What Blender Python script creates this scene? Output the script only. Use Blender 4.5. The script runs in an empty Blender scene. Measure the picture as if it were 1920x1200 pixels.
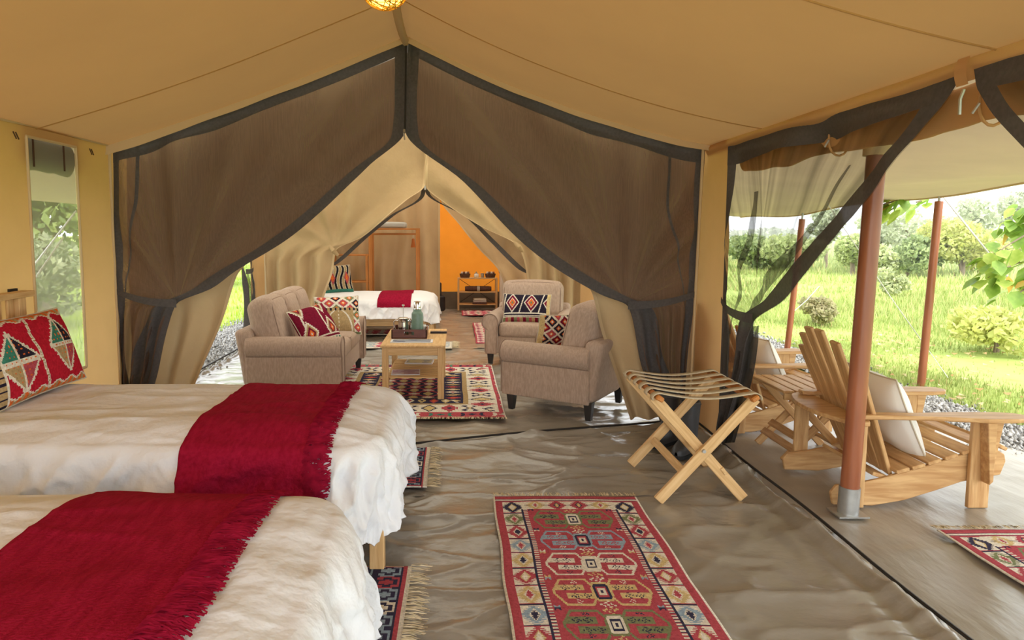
import bpy, bmesh, math, random
import numpy as np
from mathutils import Vector, Matrix

random.seed(7)
rng = np.random.default_rng(7)
PI = math.pi
SC = bpy.context.scene
COL = SC.collection

# ------------------------------------------------------------------ camera
PITCH = math.atan(117 / 1280)
cam_d = bpy.data.cameras.new('camera')
cam = bpy.data.objects.new('camera', cam_d)
COL.objects.link(cam)
cam.location = (0, 0, 1.5)
cam.rotation_euler = (PI / 2 - PITCH, 0, 0)
cam_d.sensor_width = 36
cam_d.lens = 24
cam_d.shift_x = 105 / 1920
cam_d.shift_y = -50 / 1920
cam_d.clip_start = 0.02
cam_d.clip_end = 600
SC.camera = cam

# ------------------------------------------------------------------ sky, sun, exposure
world = bpy.data.worlds.new('overcast_sky')
SC.world = world
world.use_nodes = True
wn = world.node_tree.nodes
bg = wn['Background']
bg.inputs['Color'].default_value = (0.92, 0.965, 1.0, 1)
bg.inputs['Strength'].default_value = 2.4
sun_d = bpy.data.lights.new('sun', 'SUN')
sun_d.energy = 1.8
sun_d.angle = math.radians(25)
sun_d.color = (1.0, 0.95, 0.86)
sun = bpy.data.objects.new('sun', sun_d)
COL.objects.link(sun)
sun.rotation_euler = (math.radians(38), math.radians(28), math.radians(10))
SC.view_settings.view_transform = 'Standard'
SC.view_settings.look = 'None'
SC.view_settings.gamma = 1
SC.view_settings.use_curve_mapping = False
SC.view_settings.exposure = 0.85


# ------------------------------------------------------------------ helpers
def lin(c):
    if isinstance(c, str):
        c = [int(c[i:i + 2], 16) for i in (0, 2, 4)]
    r = []
    for v in c[:3]:
        v /= 255
        r.append(v / 12.92 if v <= 0.04045 else ((v + 0.055) / 1.055) ** 2.4)
    return (r[0], r[1], r[2], 1.0)


MATS = {}


def mat(name, col, col2=None, rough=0.6, metal=0.0, spec=0.4, nscale=6.0, stretch=(1, 1, 1), detail=4,
        bump=0.0, bscale=80.0, bstretch=None, trans=0.0, tcol=None, alpha=1.0, astreak=None, sheen=0.0, attr=None, mixpow=1.0,
        emit=None, estr=0.0, wave=None, coat=0.0, bdist=None):
    m = bpy.data.materials.new(name)
    MATS[name] = m
    m.use_nodes = True
    nt = m.node_tree
    N, L = nt.nodes, nt.links
    out = N['Material Output']
    p = N['Principled BSDF']
    p.inputs['Roughness'].default_value = rough
    p.inputs['Metallic'].default_value = metal
    p.inputs['Specular IOR Level'].default_value = spec
    p.inputs['Coat Weight'].default_value = coat
    if sheen:
        p.inputs['Sheen Weight'].default_value = sheen
        p.inputs['Sheen Roughness'].default_value = 0.5
    tc = N.new('ShaderNodeTexCoord')
    mp = N.new('ShaderNodeMapping')
    mp.inputs['Scale'].default_value = stretch
    L.new(tc.outputs['Object'], mp.inputs['Vector'])
    csock = None
    if attr:
        a = N.new('ShaderNodeAttribute')
        a.attribute_name = attr
        nz = N.new('ShaderNodeTexNoise')
        nz.inputs['Scale'].default_value = nscale
        nz.inputs['Detail'].default_value = 6
        L.new(mp.outputs[0], nz.inputs['Vector'])
        mr = N.new('ShaderNodeMapRange')
        mr.inputs['From Min'].default_value = 0.3
        mr.inputs['From Max'].default_value = 0.7
        mr.inputs['To Min'].default_value = 0.78
        mr.inputs['To Max'].default_value = 1.12
        L.new(nz.outputs['Fac'], mr.inputs['Value'])
        hs = N.new('ShaderNodeHueSaturation')
        L.new(a.outputs['Color'], hs.inputs['Color'])
        L.new(mr.outputs[0], hs.inputs['Value'])
        csock = hs.outputs['Color']
    elif col2 is not None:
        nz = N.new('ShaderNodeTexNoise')
        nz.inputs['Scale'].default_value = nscale
        nz.inputs['Detail'].default_value = detail
        nz.inputs['Distortion'].default_value = 0.6 if wave else 0.0
        L.new(mp.outputs[0], nz.inputs['Vector'])
        cr = N.new('ShaderNodeValToRGB')
        cr.color_ramp.elements[0].position = 0.33
        cr.color_ramp.elements[1].position = 0.67
        cr.color_ramp.elements[0].color = lin(col)
        cr.color_ramp.elements[1].color = lin(col2)
        L.new(nz.outputs['Fac'], cr.inputs['Fac'])
        csock = cr.outputs['Color']
    if csock:
        L.new(csock, p.inputs['Base Color'])
    else:
        p.inputs['Base Color'].default_value = lin(col)
    bsock = None
    if bump:
        mb = N.new('ShaderNodeMapping')
        mb.inputs['Scale'].default_value = bstretch or (1, 1, 1)
        L.new(tc.outputs['Object'], mb.inputs['Vector'])
        bz = N.new('ShaderNodeTexNoise')
        bz.inputs['Scale'].default_value = bscale
        bz.inputs['Detail'].default_value = 5
        L.new(mb.outputs[0], bz.inputs['Vector'])
        bp = N.new('ShaderNodeBump')
        bp.inputs['Strength'].default_value = min(1.0, bump)
        bp.inputs['Distance'].default_value = bdist or 0.01 * max(1, bump)
        L.new(bz.outputs['Fac'], bp.inputs['Height'])
        L.new(bp.outputs[0], p.inputs['Normal'])
        bsock = bp.outputs[0]
    last = p.outputs[0]
    if trans:
        t = N.new('ShaderNodeBsdfTranslucent')
        if tcol:
            t.inputs['Color'].default_value = lin(tcol)
        elif csock:
            L.new(csock, t.inputs['Color'])
        else:
            t.inputs['Color'].default_value = lin(col)
        if bsock:
            L.new(bsock, t.inputs['Normal'])
        mx = N.new('ShaderNodeMixShader')
        mx.inputs[0].default_value = trans
        L.new(last, mx.inputs[1])
        L.new(t.outputs[0], mx.inputs[2])
        last = mx.outputs[0]
    if alpha < 1:
        t = N.new('ShaderNodeBsdfTransparent')
        mx = N.new('ShaderNodeMixShader')
        mx.inputs[0].default_value = alpha
        if astreak:           # denser pleats, and fold shading put into opacity: streaks follow the cloth's own uv
            uvm = N.new('ShaderNodeUVMap')
            sp = N.new('ShaderNodeMapping')
            sp.inputs['Scale'].default_value = (astreak[0], astreak[1], 1)
            L.new(uvm.outputs[0], sp.inputs['Vector'])
            sn = N.new('ShaderNodeTexNoise')
            sn.inputs['Scale'].default_value = 1.0
            sn.inputs['Detail'].default_value = 3
            L.new(sp.outputs[0], sn.inputs['Vector'])
            ar = N.new('ShaderNodeMapRange')
            ar.inputs['From Min'].default_value = 0.35
            ar.inputs['From Max'].default_value = 0.70
            ar.inputs['To Min'].default_value = alpha - astreak[2]
            ar.inputs['To Max'].default_value = alpha + astreak[2]
            L.new(sn.outputs['Fac'], ar.inputs['Value'])
            L.new(ar.outputs[0], mx.inputs[0])
        L.new(t.outputs[0], mx.inputs[1])
        L.new(last, mx.inputs[2])
        last = mx.outputs[0]
    if emit:
        p.inputs['Emission Color'].default_value = lin(emit)
        p.inputs['Emission Strength'].default_value = estr
    L.new(last, out.inputs['Surface'])
    return m


def glass(name, col=(235, 245, 245), alpha=0.12, rough=0.05):
    m = bpy.data.materials.new(name)
    MATS[name] = m
    m.use_nodes = True
    N, L = m.node_tree.nodes, m.node_tree.links
    g = N.new('ShaderNodeBsdfGlossy')
    g.inputs['Roughness'].default_value = rough
    t = N.new('ShaderNodeBsdfTransparent')
    mx = N.new('ShaderNodeMixShader')
    mx.inputs[0].default_value = alpha
    g.inputs['Color'].default_value = lin(col)
    L.new(t.outputs[0], mx.inputs[1])
    L.new(g.outputs[0], mx.inputs[2])
    L.new(mx.outputs[0], N['Material Output'].inputs['Surface'])
    return m


def noise2(x, y, seed=0):
    """smooth value noise, numpy arrays, about -1..1"""
    x = np.asarray(x, float)
    y = np.asarray(y, float)
    xi, yi = np.floor(x).astype(int), np.floor(y).astype(int)
    xf, yf = x - xi, y - yi

    def h(a, b):
        n = (a * 374761393 + b * 668265263 + seed * 974634773) & 0xFFFFFFFF
        n = ((n ^ (n >> 13)) * 1274126177) & 0xFFFFFFFF
        return ((n ^ (n >> 16)) & 0xFFFF) / 32767.5 - 1
    u, v = xf * xf * (3 - 2 * xf), yf * yf * (3 - 2 * yf)
    return (h(xi, yi) * (1 - u) + h(xi + 1, yi) * u) * (1 - v) + (h(xi, yi + 1) * (1 - u) + h(xi + 1, yi + 1) * u) * v


def fbm(x, y, seed=0, o=4):
    s = 0
    a = 1
    for i in range(o):
        s = s + a * noise2(np.asarray(x) * 2 ** i, np.asarray(y) * 2 ** i, seed + i)
        a *= 0.5
    return s


def ridge(x, y, seed=0):
    return 1 - 2 * np.abs(noise2(x, y, seed))


def link(name, me, m=None, parent=None, loc=None, rot=None):
    o = bpy.data.objects.new(name, me)
    COL.objects.link(o)
    if m is not None and me is not None and len(me.materials) == 0:
        me.materials.append(MATS[m] if isinstance(m, str) else m)
    if parent is not None:
        o.parent = parent
    if loc is not None:
        o.location = loc
    if rot is not None:
        o.rotation_euler = rot
    return o


def tag(o, label=None, cat=None, group=None, kind=None):
    if label:
        o['label'] = label
    if cat:
        o['category'] = cat
    if group:
        o['group'] = group
    if kind:
        o['kind'] = kind
    return o


def thing(name, label, cat, loc=(0, 0, 0), rz=0.0, group=None):
    o = bpy.data.objects.new(name, None)
    COL.objects.link(o)
    o.location = loc
    o.rotation_euler = (0, 0, rz)
    o.empty_display_size = 0.1
    return tag(o, label, cat, group)


def copy_tree(o, parent=None):
    c = o.copy()
    COL.objects.link(c)
    if parent is not None:
        c.parent = parent
    for ch in o.children:
        copy_tree(ch, c)
    return c


def mesh(name, V, F, smooth=False, cols=None):
    me = bpy.data.meshes.new(name)
    V = np.asarray(V, np.float32).reshape(-1, 3)
    if isinstance(F, np.ndarray):
        n, k = F.shape
        me.vertices.add(len(V))
        me.vertices.foreach_set('co', V.ravel())
        me.loops.add(n * k)
        me.loops.foreach_set('vertex_index', F.astype(np.int32).ravel())
        me.polygons.add(n)
        me.polygons.foreach_set('loop_start', np.arange(0, n * k, k, dtype=np.int32))
        me.polygons.foreach_set('loop_total', np.full(n, k, np.int32))
        me.update(calc_edges=True)
    else:
        me.from_pydata(V.tolist(), [], F)
    if smooth:
        me.polygons.foreach_set('use_smooth', np.ones(len(me.polygons), bool))
    if cols is not None:      # one linear RGB per face
        at = me.color_attributes.new('Col', 'FLOAT_COLOR', 'CORNER')
        lt = np.empty(len(me.polygons), np.int32)
        me.polygons.foreach_get('loop_total', lt)
        c = np.ones((len(me.polygons), 4), np.float32)
        c[:, :3] = np.asarray(cols, np.float32)[:, :3]
        at.data.foreach_set('color', np.repeat(c, lt, axis=0).ravel())
    me.update()
    return me


def set_uv(me, UV):
    lay = me.uv_layers.new(name='UVMap')
    vi = np.empty(len(me.loops), np.int32)
    me.loops.foreach_get('vertex_index', vi)
    lay.data.foreach_set('uv', np.asarray(UV, np.float32)[vi].ravel())


def gridF(nu, nv, off=0, flip=False):
    """quads of a (nu+1) x (nv+1) point grid, u fastest"""
    i = np.arange(nu)[None, :] + (nu + 1) * np.arange(nv)[:, None]
    i = i.ravel() + off
    q = np.stack([i, i + 1, i + nu + 2, i + nu + 1], 1)
    return q[:, ::-1].copy() if flip else q


class MB:
    """collects simple shapes of ONE part into one mesh"""

    def __init__(s):
        s.V, s.F = [], []

    def add(s, V, F):
        o = len(s.V)
        s.V += [tuple(v) for v in V]
        s.F += [tuple(int(i) + o for i in f) for f in F]
        return s

    def box(s, c, d, rot=None):
        hx, hy, hz = d[0] / 2, d[1] / 2, d[2] / 2
        P = [Vector((x, y, z)) for z in (-hz, hz) for y in (-hy, hy) for x in (-hx, hx)]
        if rot is not None:
            P = [rot @ p for p in P]
        P = [p + Vector(c) for p in P]
        return s.add(P, [(0, 2, 3, 1), (4, 5, 7, 6), (0, 1, 5, 4), (2, 6, 7, 3), (0, 4, 6, 2), (1, 3, 7, 5)])

    def tube(s, pts, r, n=8, cap=True):
        pts = [Vector(p) for p in pts]
        rs = r if isinstance(r, (list, tuple)) else [r] * len(pts)
        V, F = [], []
        t0 = (pts[1] - pts[0]).normalized()
        a = t0.orthogonal().normalized()
        for i, p in enumerate(pts):
            t = (pts[min(i + 1, len(pts) - 1)] - pts[max(i - 1, 0)]).normalized()
            a = (a - t * a.dot(t))
            a = a.normalized() if a.length > 1e-6 else t.orthogonal().normalized()
            b = t.cross(a)
            for k in range(n):
                g = 2 * PI * k / n
                V.append(p + (a * math.cos(g) + b * math.sin(g)) * rs[i])
        for i in range(len(pts) - 1):
            for k in range(n):
                k2 = (k + 1) % n
                F.append((i * n + k, i * n + k2, (i + 1) * n + k2, (i + 1) * n + k))
        if cap:
            F.append(tuple(range(n - 1, -1, -1)))
            F.append(tuple(range((len(pts) - 1) * n, len(pts) * n)))
        return s.add(V, F)

    def lathe(s, prof, c=(0, 0, 0), n=24, axis='z'):
        V, F = [], []
        for r, z in prof:
            for k in range(n):
                g = 2 * PI * k / n
                V.append((c[0] + r * math.cos(g), c[1] + r * math.sin(g), c[2] + z))
        for i in range(len(prof) - 1):
            for k in range(n):
                k2 = (k + 1) % n
                F.append((i * n + k, i * n + k2, (i + 1) * n + k2, (i + 1) * n + k))
        F.append(tuple(range(n - 1, -1, -1)))
        F.append(tuple(range((len(prof) - 1) * n, len(prof) * n)))
        return s.add(V, F)

    def prism(s, poly, y0, y1):
        """poly of (x, z) extruded along y"""
        n = len(poly)
        V = [(x, y0, z) for x, z in poly] + [(x, y1, z) for x, z in poly]
        F = [tuple(range(n)), tuple(range(2 * n - 1, n - 1, -1))]
        F += [((i + 1) % n, i, n + i, n + (i + 1) % n) for i in range(n)]
        return s.add(V, F)

    def build(s, name, m, parent=None, bevel=0.0, smooth=False, loc=None, rot=None, seg=2):
        me = bpy.data.meshes.new(name)
        me.from_pydata([tuple(float(q) for q in v) for v in s.V], [], s.F)
        bm = bmesh.new()
        bm.from_mesh(me)
        bmesh.ops.recalc_face_normals(bm, faces=bm.faces)
        if bevel:
            es = [e for e in bm.edges if len(e.link_faces) == 2 and e.calc_face_angle(0) > 0.5]
            bmesh.ops.bevel(bm, geom=es, offset=bevel, segments=seg, affect='EDGES', profile=0.5)
        bm.to_mesh(me)
        bm.free()
        if smooth:
            me.polygons.foreach_set('use_smooth', np.ones(len(me.polygons), bool))
            try:
                me.set_sharp_from_angle(angle=math.radians(45))
            except Exception:
                pass
        return link(name, me, m, parent, loc, rot)


_pl = {}


def plank(name, p0, p1, w, t, m, parent, up=(0, 0, 1), bevel=0.003, ends=0.0):
    """a board from p0 to p1, width w across, thickness t along 'up'; grain runs along its own x"""
    p0, p1 = Vector(p0), Vector(p1)
    x = (p1 - p0)
    ln = x.length
    x.normalize()
    z = Vector(up)
    z = (z - x * z.dot(x)).normalized()
    y = z.cross(x)
    key = (round(ln, 3), round(w, 4), round(t, 4), m, bevel)
    if key not in _pl:
        o = MB().box((0, 0, 0), (ln, w, t)).build(name, m, None, bevel, smooth=False, seg=1)
        _pl[key] = o.data
        o.name = name
    else:
        o = link(name, _pl[key])
    R = Matrix((x, y, z)).transposed().to_4x4()
    R.translation = (p0 + p1) / 2
    o.matrix_local = R
    if parent is not None:
        o.parent = parent
    return o


def rbox(size, r=0.05, n=6, puff=(0, 0, 0), fn=None):
    """rounded, slightly crowned box as (V, F), centred"""
    h = [s / 2 for s in size]

    def samp(a):
        e = [r * math.tan(math.radians(g)) for g in (0, 16, 31, 45)]
        left = [-(a - r) - d for d in reversed(e)]
        inn = list(np.linspace(-(a - r), a - r, n + 1))[1:-1]
        return np.array(left + inn + [-v for v in reversed(left)])
    S = [samp(a) for a in h]
    V, F = [], []
    for ax in range(3):
        for sg in (-1, 1):
            b, c = (ax + 1) % 3, (ax + 2) % 3
            B, C = np.meshgrid(S[b], S[c])
            P = np.zeros(B.shape + (3,))
            P[..., ax] = sg * h[ax]
            P[..., b] = B
            P[..., c] = C
            P = P.reshape(-1, 3)
            inner = np.clip(P, -(np.array(h) - r), np.array(h) - r)
            d = P - inner
            d /= np.linalg.norm(d, axis=1)[:, None]
            P = inner + d * r
            off = sum(len(v) for v in V)
            V.append(P)
            F.append(gridF(len(S[b]) - 1, len(S[c]) - 1, off, flip=sg < 0))
    V = np.concatenate(V)
    F = np.concatenate(F)
    # crown
    q = V / np.array(h)
    for ax in range(3):
        if puff[ax]:
            b, c = (ax + 1) % 3, (ax + 2) % 3
            V[:, ax] += np.sign(q[:, ax]) * np.abs(q[:, ax]) ** 2 * puff[ax] * np.clip(1 - q[:, b] ** 2, 0, 1) * np.clip(1 - q[:, c] ** 2, 0, 1)
    if fn is not None:
        V = fn(V)
    # weld duplicated rims
    _, idx, inv = np.unique(np.round(V, 5), axis=0, return_index=True, return_inverse=True)
    V = V[idx]
    F = inv.ravel()[F]
    return V, F


def rb(name, size, m, parent, loc=(0, 0, 0), rot=(0, 0, 0), r=0.05, n=6, puff=(0, 0, 0), fn=None):
    V, F = rbox(size, r, n, puff, fn)
    return link(name, mesh(name, V, F, True), m, parent, loc, rot)


def seg_interp(ctrl, t):
    """ctrl: list of (t, a, b) -> smooth (monotone) interpolation at t array"""
    c = np.array(ctrl, float)
    T = c[:, 0]
    out = []
    for k in (1, 2):
        y = c[:, k]
        d = np.diff(y) / np.diff(T)
        m = np.zeros(len(y))
        m[0], m[-1] = d[0], d[-1]
        for i in range(1, len(y) - 1):
            m[i] = 0 if d[i - 1] * d[i] <= 0 else 2 * d[i - 1] * d[i] / (d[i - 1] + d[i])
        i = np.clip(np.searchsorted(T, t, 'right') - 1, 0, len(T) - 2)
        hh = (T[i + 1] - T[i])
        s = (t - T[i]) / hh
        out.append((2 * s**3 - 3 * s**2 + 1) * y[i] + (s**3 - 2 * s**2 + s) * hh * m[i] + (-2 * s**3 + 3 * s**2) * y[i + 1] + (s**3 - s**2) * hh * m[i + 1])
    return np.stack(out, -1)

# ------------------------------------------------------------------ materials
mat('canvas', (208, 166, 116), (196, 154, 106), rough=0.9, spec=0.1, nscale=2.5, bump=0.12, bscale=400, trans=0.27, tcol=(240, 194, 136))
mat('canvas_roof', (194, 148, 92), (186, 140, 86), rough=0.9, spec=0.1, nscale=1.2, bump=0.1, bscale=300, trans=0.055, tcol=(220, 176, 112))
mat('canvas_door', (198, 170, 130), (184, 156, 118), rough=0.9, spec=0.1, nscale=2.0, bump=0.5, bscale=7, bdist=0.03, trans=0.16, tcol=(222, 200, 166))
mat('canvas_awning', (206, 182, 148), (196, 172, 139), rough=0.9, spec=0.1, nscale=1.5, bump=0.3, bscale=4, bdist=0.03, trans=0.07, tcol=(226, 204, 172))
mat('mesh_far', (64, 60, 54), rough=0.9, spec=0.1, alpha=0.34, trans=0.3)
mat('canvas_backlit', (222, 132, 46), (212, 122, 40), rough=0.9, spec=0.1, nscale=3, bump=0.15, bscale=60, trans=0.20, tcol=(240, 150, 52))  # same canvas; sun coming through it is put into the orange
mat('canvas_fly', (206, 180, 142), (196, 170, 132), rough=0.9, spec=0.1, nscale=1.5, trans=0.42, tcol=(236, 226, 208))
mat('canvas_plain', (206, 174, 132), (194, 162, 122), rough=0.9, spec=0.1, nscale=2.0, bump=0.25, bscale=30)
mat('canvas_trim', (216, 190, 150), rough=0.9, spec=0.1, trans=0.1)
mat('canvas_grey', (120, 108, 92), (108, 98, 84), rough=0.8, spec=0.2)
mat('mesh_dark', (120, 96, 82), (108, 86, 74), rough=0.9, spec=0.1, nscale=3, stretch=(40, 40, 1), bump=0.1, bscale=500, alpha=0.80, astreak=(16, 1.6, 0.10), trans=0.3)
mat('mesh_light', (66, 60, 54), rough=0.9, spec=0.1, alpha=0.44, astreak=(40, 1.2, 0.20), trans=0.3)
mat('mesh_fold', (58, 54, 50), rough=0.9, spec=0.1, alpha=0.72, astreak=(20, 1.2, 0.15), trans=0.3)
mat('mesh_hem', (90, 85, 84), (80, 76, 75), rough=0.85, spec=0.15, nscale=60, alpha=0.97, bump=0.1, bscale=300)
mat('mesh_window', (186, 184, 174), rough=0.9, spec=0.1, alpha=0.52, trans=0.4)
mat('groundsheet', (152, 145, 134), (136, 129, 118), rough=0.27, spec=0.6, nscale=1.4, bump=0.7, bscale=3.2, bstretch=(1, 1.35, 1), bdist=0.035, coat=0.15)
mat('groundsheet_veranda', (158, 150, 138), (148, 140, 127), rough=0.33, spec=0.5, nscale=1.6, bump=0.6, bscale=2.5, bstretch=(1.6, 0.5, 1), bdist=0.03)  # same PVC, with the outdoor light put into a paler colour
mat('piping_black', (38, 34, 32), rough=0.6)
mat('grass_ground', (128, 146, 68), (160, 172, 98), rough=0.95, spec=0.1, nscale=0.6, detail=8)
mat('grass_blade', (0, 0, 0), rough=0.8, spec=0.2, attr='Col', nscale=2, trans=0.35)
mat('gravel_bed', (120, 116, 112), (150, 146, 140), rough=0.95, spec=0.1, nscale=60)
mat('stone', (0, 0, 0), rough=0.9, spec=0.2, attr='Col', nscale=30)
mat('pole_wood', (164, 98, 64), (138, 78, 50), rough=0.35, spec=0.5, nscale=5, stretch=(3, 3, 0.4))
mat('steel', (190, 190, 186), (170, 170, 168), rough=0.35, metal=0.7, nscale=14)
mat('steel_polished', (215, 213, 208), rough=0.14, metal=1.0)
mat('rope', (226, 224, 220), rough=0.9)
mat('pine', (222, 186, 134), (200, 158, 104), rough=0.5, spec=0.35, nscale=5, stretch=(1, 12, 12), wave=1, bump=0.05, bscale=60, bstretch=(0.1, 1, 1))
mat('pine_z', (214, 168, 106), (192, 142, 84), rough=0.5, spec=0.35, nscale=5, stretch=(12, 12, 1), wave=1)
mat('teak', (214, 174, 122), (182, 136, 86), rough=0.45, spec=0.4, nscale=4.5, stretch=(1, 9, 9), wave=1, bump=0.06, bscale=60, bstretch=(0.1, 1, 1))
mat('honey_wood', (200, 130, 62), (178, 110, 48), rough=0.5, nscale=5, stretch=(1, 10, 10), wave=1)
mat('brown_hook', (74, 48, 34), rough=0.6)


def fo(m):
    return MATS[m]


# ------------------------------------------------------------------ tent shell
XL, XR, XC = -2.60, 1.90, -0.36
ZE, ZR = 2.13, 2.92
Y0, YW, YF, YP, YB = -1.3, 5.2, 8.8, 11.2, 13.3


def roofz(X):
    X = np.asarray(X, float)
    t = np.where(X < XC, (X - XL) / (XC - XL), (XR - X) / (XR - XC))
    return ZE + (ZR - ZE) * t - 0.30 * t * (1 - t) * np.where(X < XC, 0.40, 1.30)


def sheet(name, fn, nu, nv, m, parent=None, kind='structure', us=None, vs=None, smooth=True):
    us = np.linspace(0, 1, nu + 1) if us is None else us
    vs = np.linspace(0, 1, nv + 1) if vs is None else vs
    U, W = np.meshgrid(us, vs)
    P = np.stack(np.broadcast_arrays(*fn(U, W)), -1).reshape(-1, 3)
    o = link(name, mesh(name, P, gridF(len(us) - 1, len(vs) - 1), smooth), m, parent)
    if kind:
        o['kind'] = kind
    return o


def roof_fn(ya, yb, sag=0.03):
    def f(u, v):
        X = XL - 0.03 + (XR - XL + 0.06) * u
        Y = ya + (yb - ya) * v
        t = np.abs(X - XC) / 2.25
        billow = sag * np.sin(PI * np.clip(t, 0, 1)) * (0.6 * np.sin(Y * 1.7 + 0.6) + 0.4 * noise2(X * 1.3, Y * 0.9, 4))
        return X, Y, roofz(X) - billow * 0.6
    return f


ceil = sheet('ceiling', roof_fn(Y0, YW + 0.05), 96, 80, 'canvas_roof')
for i, ys in enumerate((2.45, 4.3, 0.4)):
    f0 = roof_fn(ys - 0.006, ys + 0.006)

    def fs(u, v, f0=f0):
        x, y, z = f0(u, v)
        return x, y, z - 0.006 * np.sin(PI * v)
    o = sheet('seam', fs, 96, 3, 'canvas_roof', ceil, None)
sheet('ceiling', roof_fn(YW + 0.05, YF + 0.1), 64, 30, 'canvas_fly')
sheet('ceiling', roof_fn(YF + 0.1, YP), 64, 24, 'canvas_fly')
sheet('ceiling', roof_fn(YP, YB), 64, 24, 'canvas_fly')
# ridge sleeve: the roof canvas is sewn round a ridge rope
rp = [(XC + 0.02 * math.sin(y * 2.3), y, ZR - 0.035) for y in np.linspace(Y0, YW - 0.02, 30)]
MB().tube(rp, 0.028, 10).build('ridge_sleeve', 'canvas_trim', ceil, smooth=True)

# left wall with a tall mesh window
WY0, WY1, WZ0, WZ1 = 4.19, 4.73, 0.55, 2.07


def wall_billow(Y, Z, s=0.02, seed=3):
    return s * noise2(Y * 1.6, Z * 1.4, seed) + 0.006 * noise2(Y * 5, Z * 9, seed + 1)


def wall_with_hole(name, X, ya, yb, za, zb, hole, m, seed):
    ys = np.unique(np.concatenate([np.linspace(ya, yb, 60)] + ([np.array(hole[:2])] if hole else [])))
    zs = np.unique(np.concatenate([np.linspace(za, zb, 30)] + ([np.array(hole[2:])] if hole else [])))
    Y, Z = np.meshgrid(ys, zs)
    B = wall_billow(Y, Z, seed=seed)
    if hole:
        d = np.maximum(np.maximum(hole[0] - Y, Y - hole[1]), np.maximum(hole[2] - Z, Z - hole[3]))
        B = B * np.clip(d / 0.25, 0, 1)
    V = np.stack([X + B, Y, Z], -1).reshape(-1, 3)
    F = gridF(len(ys) - 1, len(zs) - 1)
    if hole:
        c = V[F].mean(1)
        keep = ~((c[:, 1] > hole[0]) & (c[:, 1] < hole[1]) & (c[:, 2] > hole[2]) & (c[:, 2] < hole[3]))
        F = F[keep]
    o = link(name, mesh(name, V, F, True), m)
    o['kind'] = 'structure'
    return o


wl = wall_with_hole('wall_left', XL, Y0, YW + 0.35, 0.0, ZE + 0.03, (WY0, WY1, WZ0, WZ1), 'canvas', 3)
win = thing('window_1', 'tall narrow mesh window in the tan canvas wall beside the cushion', 'window')
win['kind'] = 'structure'
fr = MB()
for a, b in (((WY0, WZ0), (WY0, WZ1)), ((WY0, WZ1), (WY1, WZ1)), ((WY1, WZ1), (WY1, WZ0)), ((WY1, WZ0), (WY0, WZ0))):
    fr.tube([(XL + 0.004, a[0], a[1]), (XL + 0.004, b[0], b[1])], 0.010, 6)
fr.build('window_frame', 'canvas_trim', win, smooth=True)
sheet('mesh_pane', lambda u, v: (XL - 0.01 + 0 * u, WY0 + (WY1 - WY0) * u, WZ0 + (WZ1 - WZ0) * v), 8, 16, 'mesh_window', win, None)
sheet('rolled_flap', lambda u, v: (XL - 0.09 - 0.06 * np.cos(v * 2 * PI), WY0 - 0.05 + (WY1 - WY0 + 0.1) * u, 1.985 + 0.105 * np.sin(v * 2 * PI) + 0.012 * noise2(u * 9, v * 4, 2)), 14, 20, 'canvas_grey', win, None)
for yy in (WY0 + 0.08, WY1 - 0.13):
    MB().box((XL - 0.005, yy, 1.98), (0.006, 0.012, 0.17)).build('flap_strap', 'brown_hook', win)
for k, yy in enumerate((4.03, 4.86)):
    w = MB()
    w.tube([(XL + 0.03, yy, ZE - 0.055), (XL + 0.035, yy + 0.02, ZE - 0.095)], 0.004, 6)
    w.tube([(XL + 0.03, yy + 0.022, ZE - 0.055), (XL + 0.035, yy + 0.042, ZE - 0.095)], 0.004, 6)
    o = w.build('roof_toggle', 'brown_hook', wl, smooth=True)
MB().box((XL + 0.025, 3.95, 1.155), (0.015, 0.07, 0.022)).build('socket_plate', 'piping_black', wl)
# eave piping along the left wall
MB().tube([(XL + 0.012, y, ZE + 0.012 + 0.006 * math.sin(y * 6)) for y in np.linspace(Y0, YW, 40)], 0.012, 6).build('eave_piping', 'canvas_trim', wl, smooth=True)

# right wall: a short canvas return, the eave band, then the open veranda door
wr = wall_with_hole('wall_right', XR, 4.80, YW + 0.40, 0.0, ZE + 0.03, None, 'canvas', 9)
sheet('eave_band', lambda u, v: (XR + 0.004 - 0.03 * np.sin(v * PI) + 0.01 * noise2(u * 14, v * 2, 5), Y0 + (YW - Y0) * u, ZE + 0.02 - 0.10 * v - 0.006 * noise2(u * 20, v * 0, 8)), 60, 6, 'canvas', wr, None)
sheet('eave_strap', lambda u, v: (XR - 0.045 - 0.012 * np.sin(v * PI), 2.53 + 0.06 * u, ZE + 0.0 - 0.10 * v), 3, 8, 'canvas', wr, None)
# outside walls of the far tent
for nm, xx, sd in (('wall_far_left', XL, 13), ('wall_far_right', XR, 17)):
    wall_with_hole(nm, xx, YF, YP, 0.0, ZE + 0.03, None, 'canvas_door', sd)
    wall_with_hole(nm, xx, YP, YB, 0.0, ZE + 0.03, None, 'canvas_plain', sd + 1)


def gable(name, Y, m, zmin, folds=0.02, seed=1):
    def f(u, v):
        X = XL + (XR - XL) * u
        zt = roofz(X)
        Z = zmin + (zt - zmin) * v
        r = np.sin((X + Z * 0.75) * 7) * 0.5 + noise2(X * 2, Z * 2, seed)
        return X, Y + folds * r, Z
    return sheet(name, f, 80, 40, m)


gable('wall_back', YB, 'canvas_backlit', 0.30, 0.025, 21)
sheet('wall_back_base', lambda u, v: (XL + (XR - XL) * u, YB - 0.02 + 0.015 * noise2(u * 22, v * 2, 6), -0.07 + 0.39 * v), 60, 6, 'canvas_grey')

# awnings either side
yy_ = np.array([-2, 2.0, 5.4, 6.6, 8.6, 10.6])
xo_ = np.array([4.42, 4.45, 4.50, 4.62, 4.38, 4.32])
zo_ = np.array([1.87, 1.86, 1.855, 1.845, 1.70, 1.68])


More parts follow.
